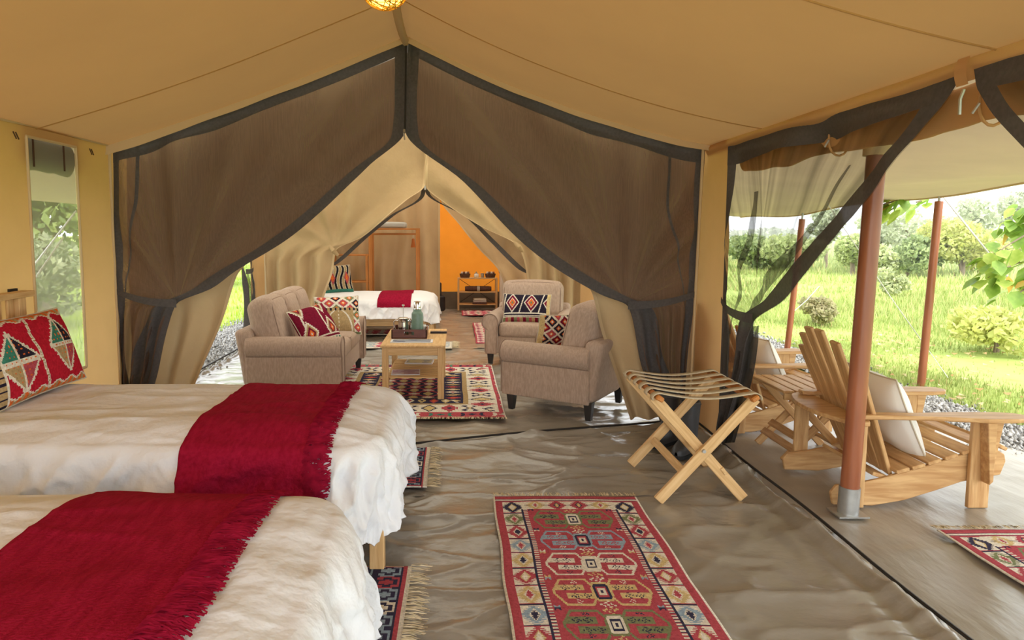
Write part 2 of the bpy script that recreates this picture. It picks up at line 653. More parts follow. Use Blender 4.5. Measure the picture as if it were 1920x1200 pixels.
def awn_r(u, v):
    Y = -1.5 + 12.0 * v
    xo, zo = np.interp(Y, yy_, xo_), np.interp(Y, yy_, zo_)
    scal = 0.02 * np.sin(Y * 2.6) * u ** 3
    X = XR + 0.03 + (xo - XR) * u
    Z = ZE + 0.04 + (zo - ZE - 0.02) * u - 0.10 * np.sin(PI * u) + scal + 0.015 * noise2(X * 1.5, Y * 1.2, 31) + 0.012 * noise2(X * 3, Y * 0.6 + X, 32) * u
    return X, Y, Z


aw = sheet('veranda_awning', awn_r, 36, 90, 'canvas_awning', None, None)
tag(aw, 'wide tan canvas awning sloping out over the veranda chairs', 'awning')
hemp = [tuple(float(q) for q in awn_r(np.array(1.0), np.array(v))) for v in np.linspace(0, 1, 70)]
MB().tube(hemp, 0.014, 6).build('edge_rope', 'canvas_trim', aw, smooth=True)


def awn_l(u, v):
    Y = -1.5 + 10.0 * v
    X = XL - 0.03 - 1.75 * u
    return X, Y, ZE + 0.02 - 0.34 * u - 0.06 * np.sin(PI * u) + 0.015 * noise2(X * 1.5, Y * 1.2, 41)


aw2 = sheet('side_awning', awn_l, 20, 50, 'canvas_awning', None, None)
tag(aw2, 'strip of tan canvas fly seen through the narrow mesh window', 'awning')

# ------------------------------------------------------------------ floors


def wrinkle(X, Y, seed=0, a=1.0):
    w = ridge(X * 0.9 + 0.5 * noise2(X, Y, seed + 9), Y * 2.6 + 0.8 * noise2(X * .7, Y * .7, seed + 5), seed)
    w2 = ridge(X * 2.2 + Y, Y * 3.4 - X * .6, seed + 2)
    w3 = ridge(X * 1.6 - Y * 2.2, Y * 5.0 + X * 1.5, seed + 4)
    w4 = ridge(X * 5 + 0.7 * noise2(X * 2, Y * 2, seed), Y * 9, seed + 6)
    return a * (0.020 * np.clip(w, 0.2, 1) ** 3 + 0.013 * np.clip(w2, 0.2, 1) ** 3 + 0.011 * np.clip(w3, 0.2, 1) ** 3 + 0.004 * w4 + 0.005 * noise2(X * 1.3, Y * 1.3, seed + 3)) - 0.022


def thr(X):
    return 4.775 + 0.29 * X + 0.02 * np.sin(X * 3)


def floor_main(u, v):
    X = -2.62 + (1.885 + 2.62) * u
    ye = thr(X)
    Y = Y0 + (ye - Y0) * v
    ridge_ = 0.055 * np.exp(-((X - 1.80 - 0.015 * np.sin(Y * 3)) / 0.045) ** 2) + 0.02 * np.exp(-((X - 1.66) / 0.06) ** 2) * (0.5 + 0.5 * noise2(X, Y * 2, 77))
    lip = 0.018 * np.exp(-((ye - Y) / 0.05) ** 2)
    return X, Y, wrinkle(X, Y, 50) + ridge_ + lip


fl = sheet('floor', floor_main, 260, 380, 'groundsheet')
MB().tube([(1.868, y, 0.022 + 0.006 * math.sin(4 * y)) for y in np.linspace(Y0, 5.2, 70)], 0.008, 6).build('edge_piping', 'piping_black', fl, smooth=True)
MB().tube([(x, float(thr(x)) + 0.012, 0.012) for x in np.linspace(-2.6, 1.86, 60)], 0.009, 6).build('edge_piping', 'piping_black', fl, smooth=True)


def floor_link(u, v):
    X = -2.72 + 5.0 * u
    Y = 3.8 + 5.1 * v
    return X, Y, wrinkle(X, Y, 60) - 0.012 + 0.05 * np.exp(-((X + 2.70) / 0.03) ** 2)


fk = sheet('floor', floor_link, 200, 200, 'groundsheet')
MB().tube([(-2.70, y, 0.045) for y in np.linspace(5.3, 8.8, 20)], 0.010, 6).build('edge_piping', 'piping_black', fk, smooth=True)
sheet('floor', lambda u, v: (XL - 0.02 + 4.54 * u, 8.7 + 4.7 * v, wrinkle(-2.6 + 4.5 * u, 8.7 + 4.7 * v, 70) - 0.004), 90, 100, 'groundsheet')
sheet('floor_veranda', lambda u, v: (1.84 + (2.03 + 0.03 * np.sin(v * 20)) * u, -1.5 + 8.6 * v, 0.55 * wrinkle(1.84 + 2 * u, -1.5 + 8.6 * v, 80) - 0.004), 60, 150, 'groundsheet_veranda')

# canvas corner strips either side of the far doorway
for x0, x1, sd in ((-2.64, -2.46, 3), (1.60, 1.88, 5)):
    sheet('wall_corner', lambda u, v, x0=x0, x1=x1, sd=sd: (x0 + (x1 - x0) * u, YF - 0.05 + 0.01 * noise2(u * 3, v * 8, sd), 2.2 * v), 6, 24, 'canvas')

# ------------------------------------------------------------------ outdoors


def ground_z(X, Y):
    X = np.asarray(X, float)
    Y = np.asarray(Y, float)
    d = np.hypot(np.maximum(np.abs(X - 0.6) - 4.6, 0), np.maximum(Y - 12, 0))
    bank = 0.55 * np.exp(-((X - 14) / 5) ** 2 - ((Y - 12) / 6) ** 2)
    return -0.06 + 0.10 * np.clip(d / 10, 0, 1) * fbm(X * 0.25, Y * 0.25, 90, 3) + bank - 0.1 * np.clip((d - 20) / 60, 0, 1)


ax = np.concatenate([-np.geomspace(3, 120, 40)[::-1] , np.linspace(-2.8, 4, 12), np.geomspace(4.1, 200, 120)])
ay = np.concatenate([np.linspace(-12, 3, 16), np.geomspace(3.2, 260, 110)])
GX, GY = np.meshgrid(ax, ay)
gv = np.stack([GX, GY, ground_z(GX, GY)], -1).reshape(-1, 3)
g = link('ground', mesh('ground', gv, gridF(len(ax) - 1, len(ay) - 1), True), 'grass_ground')
g['kind'] = 'structure'


def gravel(name, xa, xb, ya, yb, n, label, edge):
    sh = sheet(name + '_bed', lambda u, v: (xa + (xb - xa) * u, ya + (yb - ya) * v, -0.035 + 0 * u), 4, 30, 'gravel_bed')
    base = np.array([(1, 0, 0), (0, 1, 0), (-1, 0, 0), (0, -1, 0), (0, 0, 1), (0, 0, -1)], float)
    fc = np.array([(0, 1, 4), (1, 2, 4), (2, 3, 4), (3, 0, 4), (1, 0, 5), (2, 1, 5), (3, 2, 5), (0, 3, 5)])
    c = np.stack([rng.uniform(xa, xb, n), rng.uniform(ya, yb, n), rng.uniform(-0.035, -0.02, n)], 1)
    c[:, 0] += edge * 0.12 * rng.standard_normal(n) * (rng.random(n) < 0.25)
    s = rng.uniform(0.010, 0.026, (n, 1, 1)) * rng.uniform(0.6, 1.3, (n, 1, 3))
    a = rng.uniform(0, 6.28, n)
    R = np.zeros((n, 3, 3))
    R[:, 0, 0] = R[:, 1, 1] = np.cos(a)
    R[:, 0, 1] = -np.sin(a)
    R[:, 1, 0] = np.sin(a)
    R[:, 2, 2] = 1
    V = np.einsum('nij,nkj->nki', R, base[None] * s) + c[:, None]
    F = (fc[None] + 6 * np.arange(n)[:, None, None]).reshape(-1, 3)
    gcol = rng.uniform(0.16, 0.5, n)
    cols = np.repeat(np.stack([gcol * 1.02, gcol, gcol * 0.97], 1), 8, 0)
    o = link(name, mesh(name, V.reshape(-1, 3), F, False, cols), 'stone')
    return tag(o, label, 'gravel', kind='stuff')


gravel('gravel', 3.86, 4.42, 3.2, 10.5, 9000, 'grey gravel strip between the veranda floor and the grass', 1)
gravel('gravel', -3.75, -2.74, 5.0, 12.0, 9000, 'pale gravel seen through the opening left of the sofa', 1)


def blades(n, X, Y, hgt, wid, c0, c1, dry=0.1):
    a = rng.uniform(0, 6.28, n)
    lean = rng.uniform(0.1, 0.7, n) * hgt
    z = ground_z(X, Y)
    dx, dy = np.cos(a), np.sin(a)
    w = wid * rng.uniform(0.6, 1.3, n)
    b = rng.uniform(0, 6.28, n)
    A = np.stack([X - dy * w, Y + dx * w, z - 0.01], 1)
    B = np.stack([X + dy * w, Y - dx * w, z - 0.01], 1)
    C = np.stack([X + dx * lean, Y + dy * lean, z + hgt], 1)
    V = np.stack([A, B, C], 1).reshape(-1, 3)
    t = rng.random((n, 1))
    col = np.array(lin(c0))[None, :3] * (1 - t) + np.array(lin(c1))[None, :3] * t
    d = rng.random(n) < dry
    col[d] = np.array(lin((214, 196, 140)))[:3]
    return V, col


def grass(name, specs, label):
    Vs, Cs = [], []
    for (n, xa, xb, ya, yb, h, w, c0, c1, dry, log) in specs:
        if log:
            X = xa * (xb / xa) ** rng.random(n)
        else:
            X = rng.uniform(xa, xb, n)
        Y = ya * (yb / ya) ** rng.random(n)
        dens = fbm(X * 0.5, Y * 0.5, 97, 3)
        k = dens > rng.uniform(-1.2, 0.3, n)
        X, Y, dens = X[k], Y[k], dens[k]
        hh = h * rng.uniform(0.4, 1.2, len(X)) * (1 + 0.5 * dens) * (1 + np.hypot(X, Y) * 0.01)
        ww = w * (1 + np.hypot(X, Y) * 0.09)
        V, C = blades(len(X), X, Y, hh, ww, c0, c1, dry)
        Vs.append(V)
        Cs.append(C)
    V = np.concatenate(Vs)
    C = np.concatenate(Cs)
    F = np.arange(len(V)).reshape(-1, 3)
    o = link(name, mesh(name, V, F, False, C), 'grass_blade')
    return tag(o, label, 'grass', kind='stuff')


G0, G1 = (134, 152, 74), (196, 204, 134)
grass('meadow_grass', [
    (90000, 4.4, 14, 4.5, 16, 0.07, 0.004, G0, G1, 0.05, True),
    (70000, 7, 30, 7, 40, 0.13, 0.005, G0, G1, 0.10, True),
    (50000, 14, 90, 16, 90, 0.26, 0.010, (142, 158, 90), (194, 202, 140), 0.12, True)],
    'bright green meadow grass beyond the veranda poles')
n = 26000
X = -3.6 - 22 * rng.random(n) ** 1.8
Y = 6 + 26 * rng.random(n)
V, C = blades(n, X, Y, 0.12 * rng.uniform(0.4, 1.3, n), 0.012, (140, 176, 50), (206, 224, 100), 0.03)
o = link('lawn_grass', mesh('lawn_grass', V, np.arange(len(V)).reshape(-1, 3), False, C), 'grass_blade')
tag(o, 'sunlit green grass outside the opening left of the sofa', 'grass', kind='stuff')
# fallen leaves on the near grass
n = 380
X = 4.5 + 4.5 * rng.random(n) ** 1.4
Y = 4.5 + 5 * rng.random(n)
a = rng.uniform(0, 6.28, n)
s = rng.uniform(0.02, 0.045, n)
z = ground_z(X, Y) + rng.uniform(0.03, 0.07, n)
dx, dy = np.cos(a) * s, np.sin(a) * s
V = np.stack([np.stack([X - dx, Y - dy, z + 0.01], 1), np.stack([X + dy * .6, Y - dx * .6, z - 0.008], 1), np.stack([X + dx, Y + dy, z + 0.015], 1), np.stack([X - dy * .6, Y + dx * .6, z], 1)], 1).reshape(-1, 3)
t = rng.random((n, 1))
C = np.array(lin((196, 150, 100)))[None, :3] * t + np.array(lin((222, 200, 160)))[None, :3] * (1 - t)
o = link('fallen_leaves', mesh('fallen_leaves', V, np.arange(4 * n).reshape(-1, 4), False, C), 'grass_blade')
tag(o, 'dry tan leaves scattered on the grass beside the red pole', 'leaves', kind='stuff')

mat('bark', (150, 134, 116), (120, 104, 88), rough=0.95, nscale=8, stretch=(3, 3, 0.6))
mat('leaf', (0, 0, 0), rough=0.55, spec=0.3, attr='Col', nscale=3, trans=0.4)


def foliage(blobs, n, size, c0, c1, seed):
    r = np.random.default_rng(seed)
    w = np.array([b[3] * b[4] * b[5] for b in blobs]) ** 0.7
    k = r.choice(len(blobs), n, p=w / w.sum())
    B = np.array(blobs)[k]
    d = r.standard_normal((n, 3))
    d /= np.linalg.norm(d, axis=1)[:, None]
    rad = r.random(n) ** 0.33
    rad = 0.45 + 0.6 * rad * (0.8 + 0.4 * r.random(n))
    P = B[:, :3] + d * rad[:, None] * B[:, 3:6]
    t1 = r.standard_normal((n, 3))
    t1 /= np.linalg.norm(t1, axis=1)[:, None]
    t2 = np.cross(t1, r.standard_normal((n, 3)))
    t2 /= np.linalg.norm(t2, axis=1)[:, None]
    s = size * r.uniform(0.6, 1.4, (n, 1))
    V = np.stack([P - t1 * s, P + t2 * s * .55, P + t1 * s, P - t2 * s * .55], 1).reshape(-1, 3)
    m = r.random((n, 1))
    C = np.array(lin(c0))[None, :3] * m + np.array(lin(c1))[None, :3] * (1 - m)
    return V, np.arange(4 * n).reshape(-1, 4), C


def tree(name, label, cat, X, Y, h, rad, n, ls, c0, c1, seed, trunk=True, bush=False, group=None):
    r = random.Random(seed)
    z0 = float(ground_z(X, Y))
    t = thing(name, label, cat, (X, Y, z0), 0, group)
    nb = 7 if bush else 9
    blobs = []
    for i in range(nb):
        a = r.uniform(0, 6.28)
        q = rad * r.uniform(0.1, 0.75)
        hz = h * (r.uniform(0.3, 0.8) if bush else r.uniform(0.5, 0.88))
        br = rad * r.uniform(0.35, 0.6)
        blobs.append((q * math.cos(a), q * math.sin(a), hz, br, br, min(br * 0.8, h * 0.3, hz)))
    V, F, C = foliage(blobs, n, ls, c0, c1, seed)
    V[:, 2] = np.maximum(V[:, 2], 0.0)
    link('foliage', mesh('foliage', V, F, False, C), 'leaf', t)['kind'] = 'stuff'
    b = MB()
    for i in range(1 if not bush else 3):
        tx, ty = r.uniform(-.2, .2) * rad, r.uniform(-.2, .2) * rad
        b.tube([(0.04 * i, 0, -0.1), (tx * .4, ty * .4, h * .3), (tx, ty, h * .62)], [h * .035, h * .025, h * .01], 6)
        for bl in blobs[i::2][:4]:
            b.tube([(tx * .5, ty * .5, h * .35), ((tx * .5 + bl[0]) / 2, (ty * .5 + bl[1]) / 2, (h * .4 + bl[2]) / 2), bl[:3]], [h * .018, h * .012, h * .005], 5)
    b.build('trunk' if trunk else 'stems', 'bark', t, smooth=True)
    return t


def place(px, py0, py1, wpx):
    """distance, ground point, height and half width of a plant seen at this column between these rows"""
    d = 1920.0 / (py0 - 433)
    s = 1280 / d
    return (px - 855) / s, d, (py0 - py1) / s, wpx / s / 2


PALE0, PALE1 = (172, 180, 144), (222, 226, 196)  # haze and overexposure are put into these paler foliage colours
MID0, MID1 = (154, 168, 110), (208, 214, 152)
DRK0, DRK1 = (124, 142, 92), (182, 194, 132)
YEL0, YEL1 = (176, 184, 100), (224, 222, 144)
plants = [
    ('thin_tree', 'thin grey-green tree just right of the near red pole', 'tree', 1652, 506, 384, 74, 1500, .085, PALE0, PALE1, False),
    ('pale_tree', 'pale feathery tree with bare forked trunk left of the far red pole', 'tree', 1722, 512, 376, 120, 2300, .08, PALE0, PALE1, False),
    ('dense_bush', 'dense dark green bush at the foot of the pale feathery tree', 'bush', 1700, 518, 436, 120, 3400, .075, DRK0, DRK1, True),
    ('yellow_bush', 'big rounded yellow-green bush right of the far red pole', 'bush', 1806, 520, 412, 150, 4600, .075, YEL0, YEL1, True),
    ('green_bush', 'mid green bush beneath the overhanging leaves at the right edge', 'bush', 1885, 518, 432, 110, 2800, .075, MID0, MID1, True),
    ('tall_tree', 'tall pale tree rising against the sky at the right edge', 'tree', 1896, 500, 346, 80, 1600, .11, PALE0, PALE1, False),
    ('airy_tree', 'airy pale tree behind the yellow-green bush', 'tree', 1822, 504, 376, 100, 1600, .10, PALE0, PALE1, False),
    ('scrub_bush', 'low green scrub bush glimpsed between dark mesh hem and near pole', 'bush', 1598, 512, 428, 84, 2200, .075, MID0, MID1, True),
    ('bare_bush', 'low grey-green bush between the near pole and the dense bush', 'bush', 1654, 520, 446, 60, 1400, .07, PALE0, MID1, True),
    ('veiled_tree', 'slim tree seen faintly through the dark side mesh', 'tree', 1548, 500, 386, 66, 1200, .11, PALE0, PALE1, False),
    ('veiled_bush', 'wide bush seen through the middle of the side mesh', 'bush', 1486, 502, 434, 120, 2400, .10, MID0, MID1, True),
    ('veiled_scrub', 'bush seen through the side mesh beside its left border', 'bush', 1412, 498, 436, 110, 2000, .11, DRK0, DRK1, True),
    ('small_bush', 'small round grey-green bush alone in the meadow between the poles', 'bush', 1680, 568, 515, 62, 1500, .04, PALE0, MID1, True),
    ('leafy_shrub', 'leafy yellow-green shrub low in the grass at the right edge', 'bush', 1876, 660, 562, 160, 2200, .042, YEL0, YEL1, True),
    ('brush_clump', 'pinkish dry brush clump behind the slatted chair back', 'bush', 1548, 610, 540, 80, 1700, .035, (160, 160, 110), (196, 184, 146), True),
    ('distant_thicket', 'hazy thicket on the skyline right of the near pole', 'bush', 1690, 452, 424, 150, 1400, .5, PALE0, PALE1, True),
    ('distant_scrub', 'hazy low scrub on the skyline behind the side mesh', 'bush', 1450, 452, 428, 220, 1600, .5, PALE0, PALE1, True),
    ('distant_bush', 'hazy distant bush on the skyline under the hanging leaves', 'bush', 1770, 454, 420, 120, 1200, .4, PALE0, PALE1, True),
]
for i, (nm, lb, ct, px, p0, p1, w, nl, ls, c0, c1, bush) in enumerate(plants):
    X, Y, h, r = place(px, p0, p1, w)
    tree(nm, lb, ct, X, Y, h, r, nl, ls, c0, c1, 300 + i, not bush, bush)
tree('window_bush', 'leafy green bush filling the narrow mesh window', 'bush', -8.2, 13.5, 4.2, 2.6, 5200, .11, (84, 110, 50), (176, 192, 110), 401, False, True)
tree('window_shrub', 'grey-green shrub low behind the narrow mesh window', 'bush', -6.6, 10.6, 1.5, 1.3, 2400, .07, (120, 136, 92), (186, 190, 150), 402, False, True)
tree('outside_bush', 'sunlit green bush outside the opening left of the sofa', 'bush', -7.6, 19.5, 3.6, 2.4, 4200, .12, (120, 156, 50), (206, 222, 104), 403, False, True)
tree('corner_bush', 'dark green bush glimpsed through mesh above the sofa', 'bush', -10.6, 23.0, 5.0, 3.0, 3600, .18, (104, 134, 56), (170, 192, 96), 404, False, True)

# the leafy branch that hangs into the picture at the right
LV = [(0, 0, 0), (.22, .34, .02), (.55, .42, .0), (.82, .24, -.05), (1.08, 0, -.14), (.82, -.24, -.05), (.55, -.42, .0), (.22, -.34, .02), (.5, 0, -.07)]
LF = [(0, 1, 8), (1, 2, 8), (2, 3, 8), (3, 4, 8), (4, 5, 8), (5, 6, 8), (6, 7, 8), (7, 0, 8)]
leaf_me = []
for k, (c0, c1) in enumerate((((104, 140, 48), (150, 178, 74)), ((150, 176, 70), (196, 208, 110)), ((206, 186, 84), (226, 168, 84)))):
    me = mesh('leaf', LV, [tuple(f) for f in LF], True)
    m_ = mat('branch_leaf%d' % k, c0, c1, rough=0.5, spec=0.35, nscale=1.5, trans=0.4)
    me.materials.append(m_)
    leaf_me.append(me)


def leafy_branch(name, label, paths, nleaf, size, seed):
    r = random.Random(seed)
    t = thing(name, label, 'branch', paths[0][0])
    o0 = Vector(paths[0][0])
    b = MB()
    for p in paths:
        b.tube([Vector(q) - o0 for q in p], [0.012, 0.009, 0.006, 0.003][:len(p)] if len(p) <= 4 else 0.006, 5)
    b.build('twig', 'bark', t, smooth=True)
    for i in range(nleaf):
        p = paths[r.randrange(len(paths))]
        k = r.randrange(len(p) - 1)
        q = Vector(p[k]).lerp(Vector(p[k + 1]), r.random()) - o0
        q += Vector((r.uniform(-.10, .10), r.uniform(-.14, .14), r.uniform(-.12, .08)))
        lf = link('leaf', leaf_me[r.choices((0, 1, 2), (6, 5, 1))[0]], None, t, q)
        s = size * r.uniform(.7, 1.3)
        lf.scale = (s, s, s)
        lf.rotation_euler = (r.uniform(-.6, .6), r.uniform(.2, 1.2), r.uniform(2.0, 4.6))
    return t


leafy_branch('leafy_branch', 'broad-leaved green branch reaching in at the right edge', [
    [(5.75, 6.2, 1.66), (5.25, 6.15, 1.55), (4.90, 6.1, 1.36), (4.72, 6.1, 1.22)],
    [(5.75, 6.3, 1.35), (5.3, 6.2, 1.30), (4.95, 6.2, 1.14), (4.80, 6.15, 1.08)],
    [(5.75, 6.3, 1.85), (5.3, 6.2, 1.75), (5.05, 6.2, 1.60)],
    [(5.75, 6.3, 1.15), (5.35, 6.2, 1.08), (5.12, 6.2, 0.93)]], 150, 0.15, 5)
leafy_branch('hanging_sprig', 'sprig of yellowing green leaves hanging from the awning edge', [
    [(4.78, 7.2, 1.88), (4.62, 7.15, 1.80), (4.50, 7.1, 1.72)],
    [(5.05, 7.3, 1.86), (4.85, 7.25, 1.80)], [(4.62, 7.15, 1.82), (4.40, 7.1, 1.77)]], 30, 0.14, 6)

# poles and guy ropes


def pole(label, base, top, r, sleeve):
    t = thing('tent_pole', label, 'pole', base)
    d = Vector(top) - Vector(base)
    MB().tube([d * (0.055 if sleeve else 0), d * 0.3, d * 0.6, d * 0.97], r, 20).build('shaft', 'pole_wood', t, smooth=True)
    if sleeve:
        b = MB()
        b.tube([(0, 0, 0.004), d * 0.075], r * 1.12, 20)
        b.box((0, 0, 0.004), (0.16, 0.13, 0.008))
        b.build('metal_foot', 'steel', t, smooth=True)
        MB().tube([d * 0.95, d * 1.06], r * 1.35, 14).build('canvas_cap', 'canvas_trim', t, smooth=True)
    else:
        MB().tube([d * 0.97, d * 1.03], r * 0.35, 8).build('spike', 'steel', t, smooth=True)
    return t


pole('thick red-brown wooden pole in a grey metal foot beside the slatted chair', (2.09, 3.52, -0.002), (2.14, 3.52, 1.98), 0.046, True)
pole('slim red-brown wooden pole on the grass holding up the awning edge', (4.576, 6.61, -0.06), (4.635, 6.6, 1.84), 0.036, False)
pole('slim red-brown pole behind the far slatted chair', (4.207, 8.58, -0.06), (4.33, 8.58, 1.70), 0.036, False)


def rope(label, a, b, r=0.006):
    o = MB().tube([a, ((a[0] + b[0]) / 2, (a[1] + b[1]) / 2, (a[2] + b[2]) / 2 - 0.02), b], r, 6).build('guy_rope', 'rope', None, smooth=True)
    return tag(o, label, 'rope')


rope('pale guy rope running from the far pole top down to the right', (4.66, 6.6, 1.84), (6.15, 6.4, 0.0), 0.008)
rope('thin pale guy rope between the near and far red poles', (3.40, 6.3, 1.75), (5.05, 6.9, 0.0), 0.004)
rope('white guy rope crossing the narrow mesh window higher up', (-4.20, 7.6, 1.72), (-4.9, 6.2, -0.05), 0.010)
rope('white guy rope crossing the narrow mesh window lower down', (-3.55, 6.2, 1.45), (-4.3, 5.5, -0.05), 0.008)
rope('short pale guy rope in the meadow beside the far slim pole', (4.27, 8.55, 0.50), (4.75, 8.9, 0.78), 0.004)

# ------------------------------------------------------------------ hanging doors


class Patch:
    """a hanging cloth in a wall plane: outer edge, inner edge, top and bottom boundary, plus folds that gather at a tie point"""

    def __init__(s, outer, inner, top, tie, to3, amp=0.03, nf=9, seed=0, low=0.05):
        s.o, s.i, s.top, s.tie, s.to3 = outer, inner, top, tie, to3
        s.amp, s.nf, s.seed, s.low = amp, nf, seed, low

    def flat(s, u, v):
        o, i = seg_interp(s.o, v), seg_interp(s.i, v)
        A = o * (1 - u)[..., None] + i * u[..., None]
        o0, i0 = np.array(s.o[0][1:]), np.array(s.i[0][1:])
        lin_ = o0 * (1 - u)[..., None] + i0 * u[..., None]
        tp = s.top(u)
        w = np.clip(1 - v * 1.6, 0, 1)[..., None] ** 1.5
        return A + (tp - lin_) * w

    def pt(s, u, v, off=0.0):
        P = s.flat(u, v)
        a, z = P[..., 0], P[..., 1]
        ta, tz = s.tie
        da, dz = a - ta, z - tz
        ang = np.arctan2(dz, da)
        rr = np.hypot(da, dz)
        up = np.clip(dz / 0.5, 0, 1)
        rad = s.amp * (np.sin(ang * s.nf + 2 * noise2(a * 1.2, z * 1.2, s.seed)) * 0.7 + 0.6 * noise2(ang * s.nf * 0.6, rr * 0.8, s.seed + 1)) * np.clip(rr / 0.35, 0.25, 1) * np.clip(2.6 - rr, 0.35, 1)
        fine = 0.010 * noise2(a * 4 + z * 2, z * 5, s.seed + 2) + 0.004 * noise2(a * 11, z * 9, s.seed + 4)
        lowf = s.low * np.sin(u * s.nf * 2.4 + 1.2 * noise2(u * 3, v * 4, s.seed + 3))
        d = np.where(dz > 0, rad * up + fine * up, 0) + lowf * np.clip(-dz / 0.25 + 0.35, 0, 1) * np.clip(1.2 - up * 1.2, 0, 1)
        edge = np.clip(v / 0.06, 0, 1) * np.clip(u / 0.04, 0, 1)
        return s.to3(a, d * edge + off, z)

    def obj(s, name, m, parent, u0=0, u1=1, v0=0, v1=1, nu=60, nv=90, off=0.0, pv=None):
        us, vs = np.linspace(0, 1, nu + 1), np.linspace(v0, v1, nv + 1)
        U, W = np.meshgrid(us, vs)
        a0 = u0(W) if callable(u0) else u0
        b0 = u1(W) if callable(u1) else u1
        U = a0 + (b0 - a0) * U
        if pv:
            W = W * pv(U)
        P = np.stack(np.broadcast_arrays(*s.pt(U, W, off)), -1).reshape(-1, 3)
        me = mesh(name, P, gridF(nu, nv), True)
        fa, fz = s.flat(U, W)[..., 0] - s.tie[0], s.flat(U, W)[..., 1] - s.tie[1]
        set_uv(me, np.stack([np.where(fz > 0, np.arctan2(fz, fa) / PI, U).ravel(), np.where(fz > 0, np.hypot(fa, fz) * 0.4, W).ravel()], 1))
        return link(name, me, m, parent)

    def width(s, v):
        return np.linalg.norm(seg_interp(s.o, v) - seg_interp(s.i, v), axis=-1)


def roof_top(xa, xb, dz=0.0):
    def f(u):
        X = xa + (xb - xa) * u
        return np.stack([X, roofz(X) - dz], -1)
    return f


def in_y(Y):
    return lambda a, d, z: (a, Y + d, z)


def mesh_door(label, outer, inner, top, tie, to3, wall_tie, m='mesh_dark', seed=0, hem=0.19, sgn=-1, amp=0.03, nf=9, low=0.04, name='mesh_door', extra_seams=(), edge=0.06, topw=0.065, roof_taper=0.5):
    t = thing(name, label, 'curtain')
    p = Patch(outer, inner, top, tie, to3, amp, nf, seed, low)
    p.obj('mesh_panel', m, t)
    w = lambda v: 1 - np.clip(hem * (0.45 + 0.55 * np.clip((v - 0.15) / 0.3, 0, 1)) / np.maximum(p.width(v), 0.05), 0.02, 0.75)
    p.obj('opening_hem', 'mesh_hem', t, w, 1.0, nu=8, nv=110, off=sgn * 0.006)
    p.obj('wall_hem', 'mesh_hem', t, 0.0, lambda v: np.clip(edge / np.maximum(p.width(v), 0.05), 0, 0.45), nu=4, nv=70, off=sgn * 0.005)
    p.obj('roof_hem', 'mesh_hem', t, 0.0, 1.0, 0.0, topw, nu=60, nv=4, off=sgn * 0.007, pv=lambda u: 1 - roof_taper * u)
    for us in extra_seams:
        p.obj('seam_tape', 'mesh_hem', t, us, us + 0.010, 0.02, 1.0, nu=2, nv=70, off=sgn * 0.005)
    ta, tz = tie
    wa, wz = wall_tie
    b = MB()
    V = []
    n = 14
    for k in range(n + 1):
        q = k / n
        a, z = wa + (ta - wa) * q, wz + (tz - wz) * q - 0.02 * math.sin(PI * q)
        hw = 0.022 + 0.010 * q
        V.append([float(c) for c in to3(a, sgn * (0.03 + 0.035 * math.sin(PI * q)), z + hw)])
        V.append([float(c) for c in to3(a, sgn * (0.03 + 0.035 * math.sin(PI * q)), z - hw)])
    b.add(V, [(2 * k, 2 * k + 1, 2 * k + 3, 2 * k + 2) for k in range(n)])
    b.build('tie_strap', 'mesh_hem', t, smooth=True)
    return t, p


# near doorway, dark mesh in front of tan canvas
OL = [(0, XL + 0.03, ZE), (0.5, XL + 0.0, 1.05), (1, XL + 0.0, 0.0)]
IL = [(0, XC - 0.01, 2.885), (0.20, -0.379, 2.228), (0.28, -0.662, 1.975), (0.36, -1.0, 1.668), (0.43, -1.317, 1.402), (0.50, -1.668, 1.196), (0.54, -1.855, 1.066), (0.60, -2.153, 0.934), (0.8, -2.332, 0.362), (1, -2.449, 0.01)]
mesh_door('dark mesh door panel swept back to the left tent wall', OL, IL, roof_top(XL + 0.03, XC - 0.01, -0.01), (-2.13, 0.95), in_y(YW), (XL + 0.02, 1.04), seed=11, extra_seams=(0.075,), amp=0.06, nf=11)
OR = [(0, XR - 0.03, ZE - 0.01), (0.5, XR - 0.07, 1.05), (0.8, XR - 0.12, 0.45), (1, XR - 0.13, 0.0)]
IR = [(0, XC + 0.01, 2.885), (0.20, -0.381, 2.232), (0.30, 0.06, 1.852), (0.40, 0.515, 1.390), (0.46, 0.789, 1.190), (0.53, 1.11, 1.012), (0.60, 1.32, 0.922), (0.8, 1.43, 0.483), (1, 1.598, 0.01)]
mesh_door('dark mesh door panel swept back to the right beside the luggage rack', OR, IR, roof_top(XR - 0.03, XC + 0.01, -0.01), (1.31, 0.935), in_y(YW), (XR - 0.08, 1.02), seed=23, extra_seams=(0.105,), amp=0.06, nf=11)

# zip that closes the upper gable
z = thing('door_zip', 'dark zip strip dropping from the ridge between the two mesh doors', 'zip')
sheet('tape', lambda u, v: (XC - 0.035 + 0.065 * u - 0.015 * v, YW - 0.022 + 0 * u, 2.885 - 0.655 * v), 4, 10, 'mesh_hem', z, None)
MB().tube([(XC - 0.008 - 0.012 * v, YW - 0.027, 2.86 - 0.62 * v) for v in (0, .5, 1)], 0.007, 6).build('teeth', 'piping_black', z, smooth=True)
zp = MB()
zp.tube([(-0.385, YW - 0.03, 2.25), (-0.385, YW - 0.04, 2.225)], 0.010, 8)
zp.tube([(-0.387, YW - 0.04, 2.225), (-0.382, YW - 0.04, 2.175)], 0.006, 6)
zp.build('puller', 'steel', z, smooth=True)

# pale canvas strip sewn along the gable
def pelmet(u, v, s):
    X = (XL if s < 0 else XR) * (1 - u) + XC * u
    w = 0.085 * (1 - 0.35 * u) if s < 0 else 0.055
    return X, YW - 0.05 - 0.02 * v, roofz(X) + 0.01 - w * v + 0.006 * noise2(u * 9, v * 0, 55)


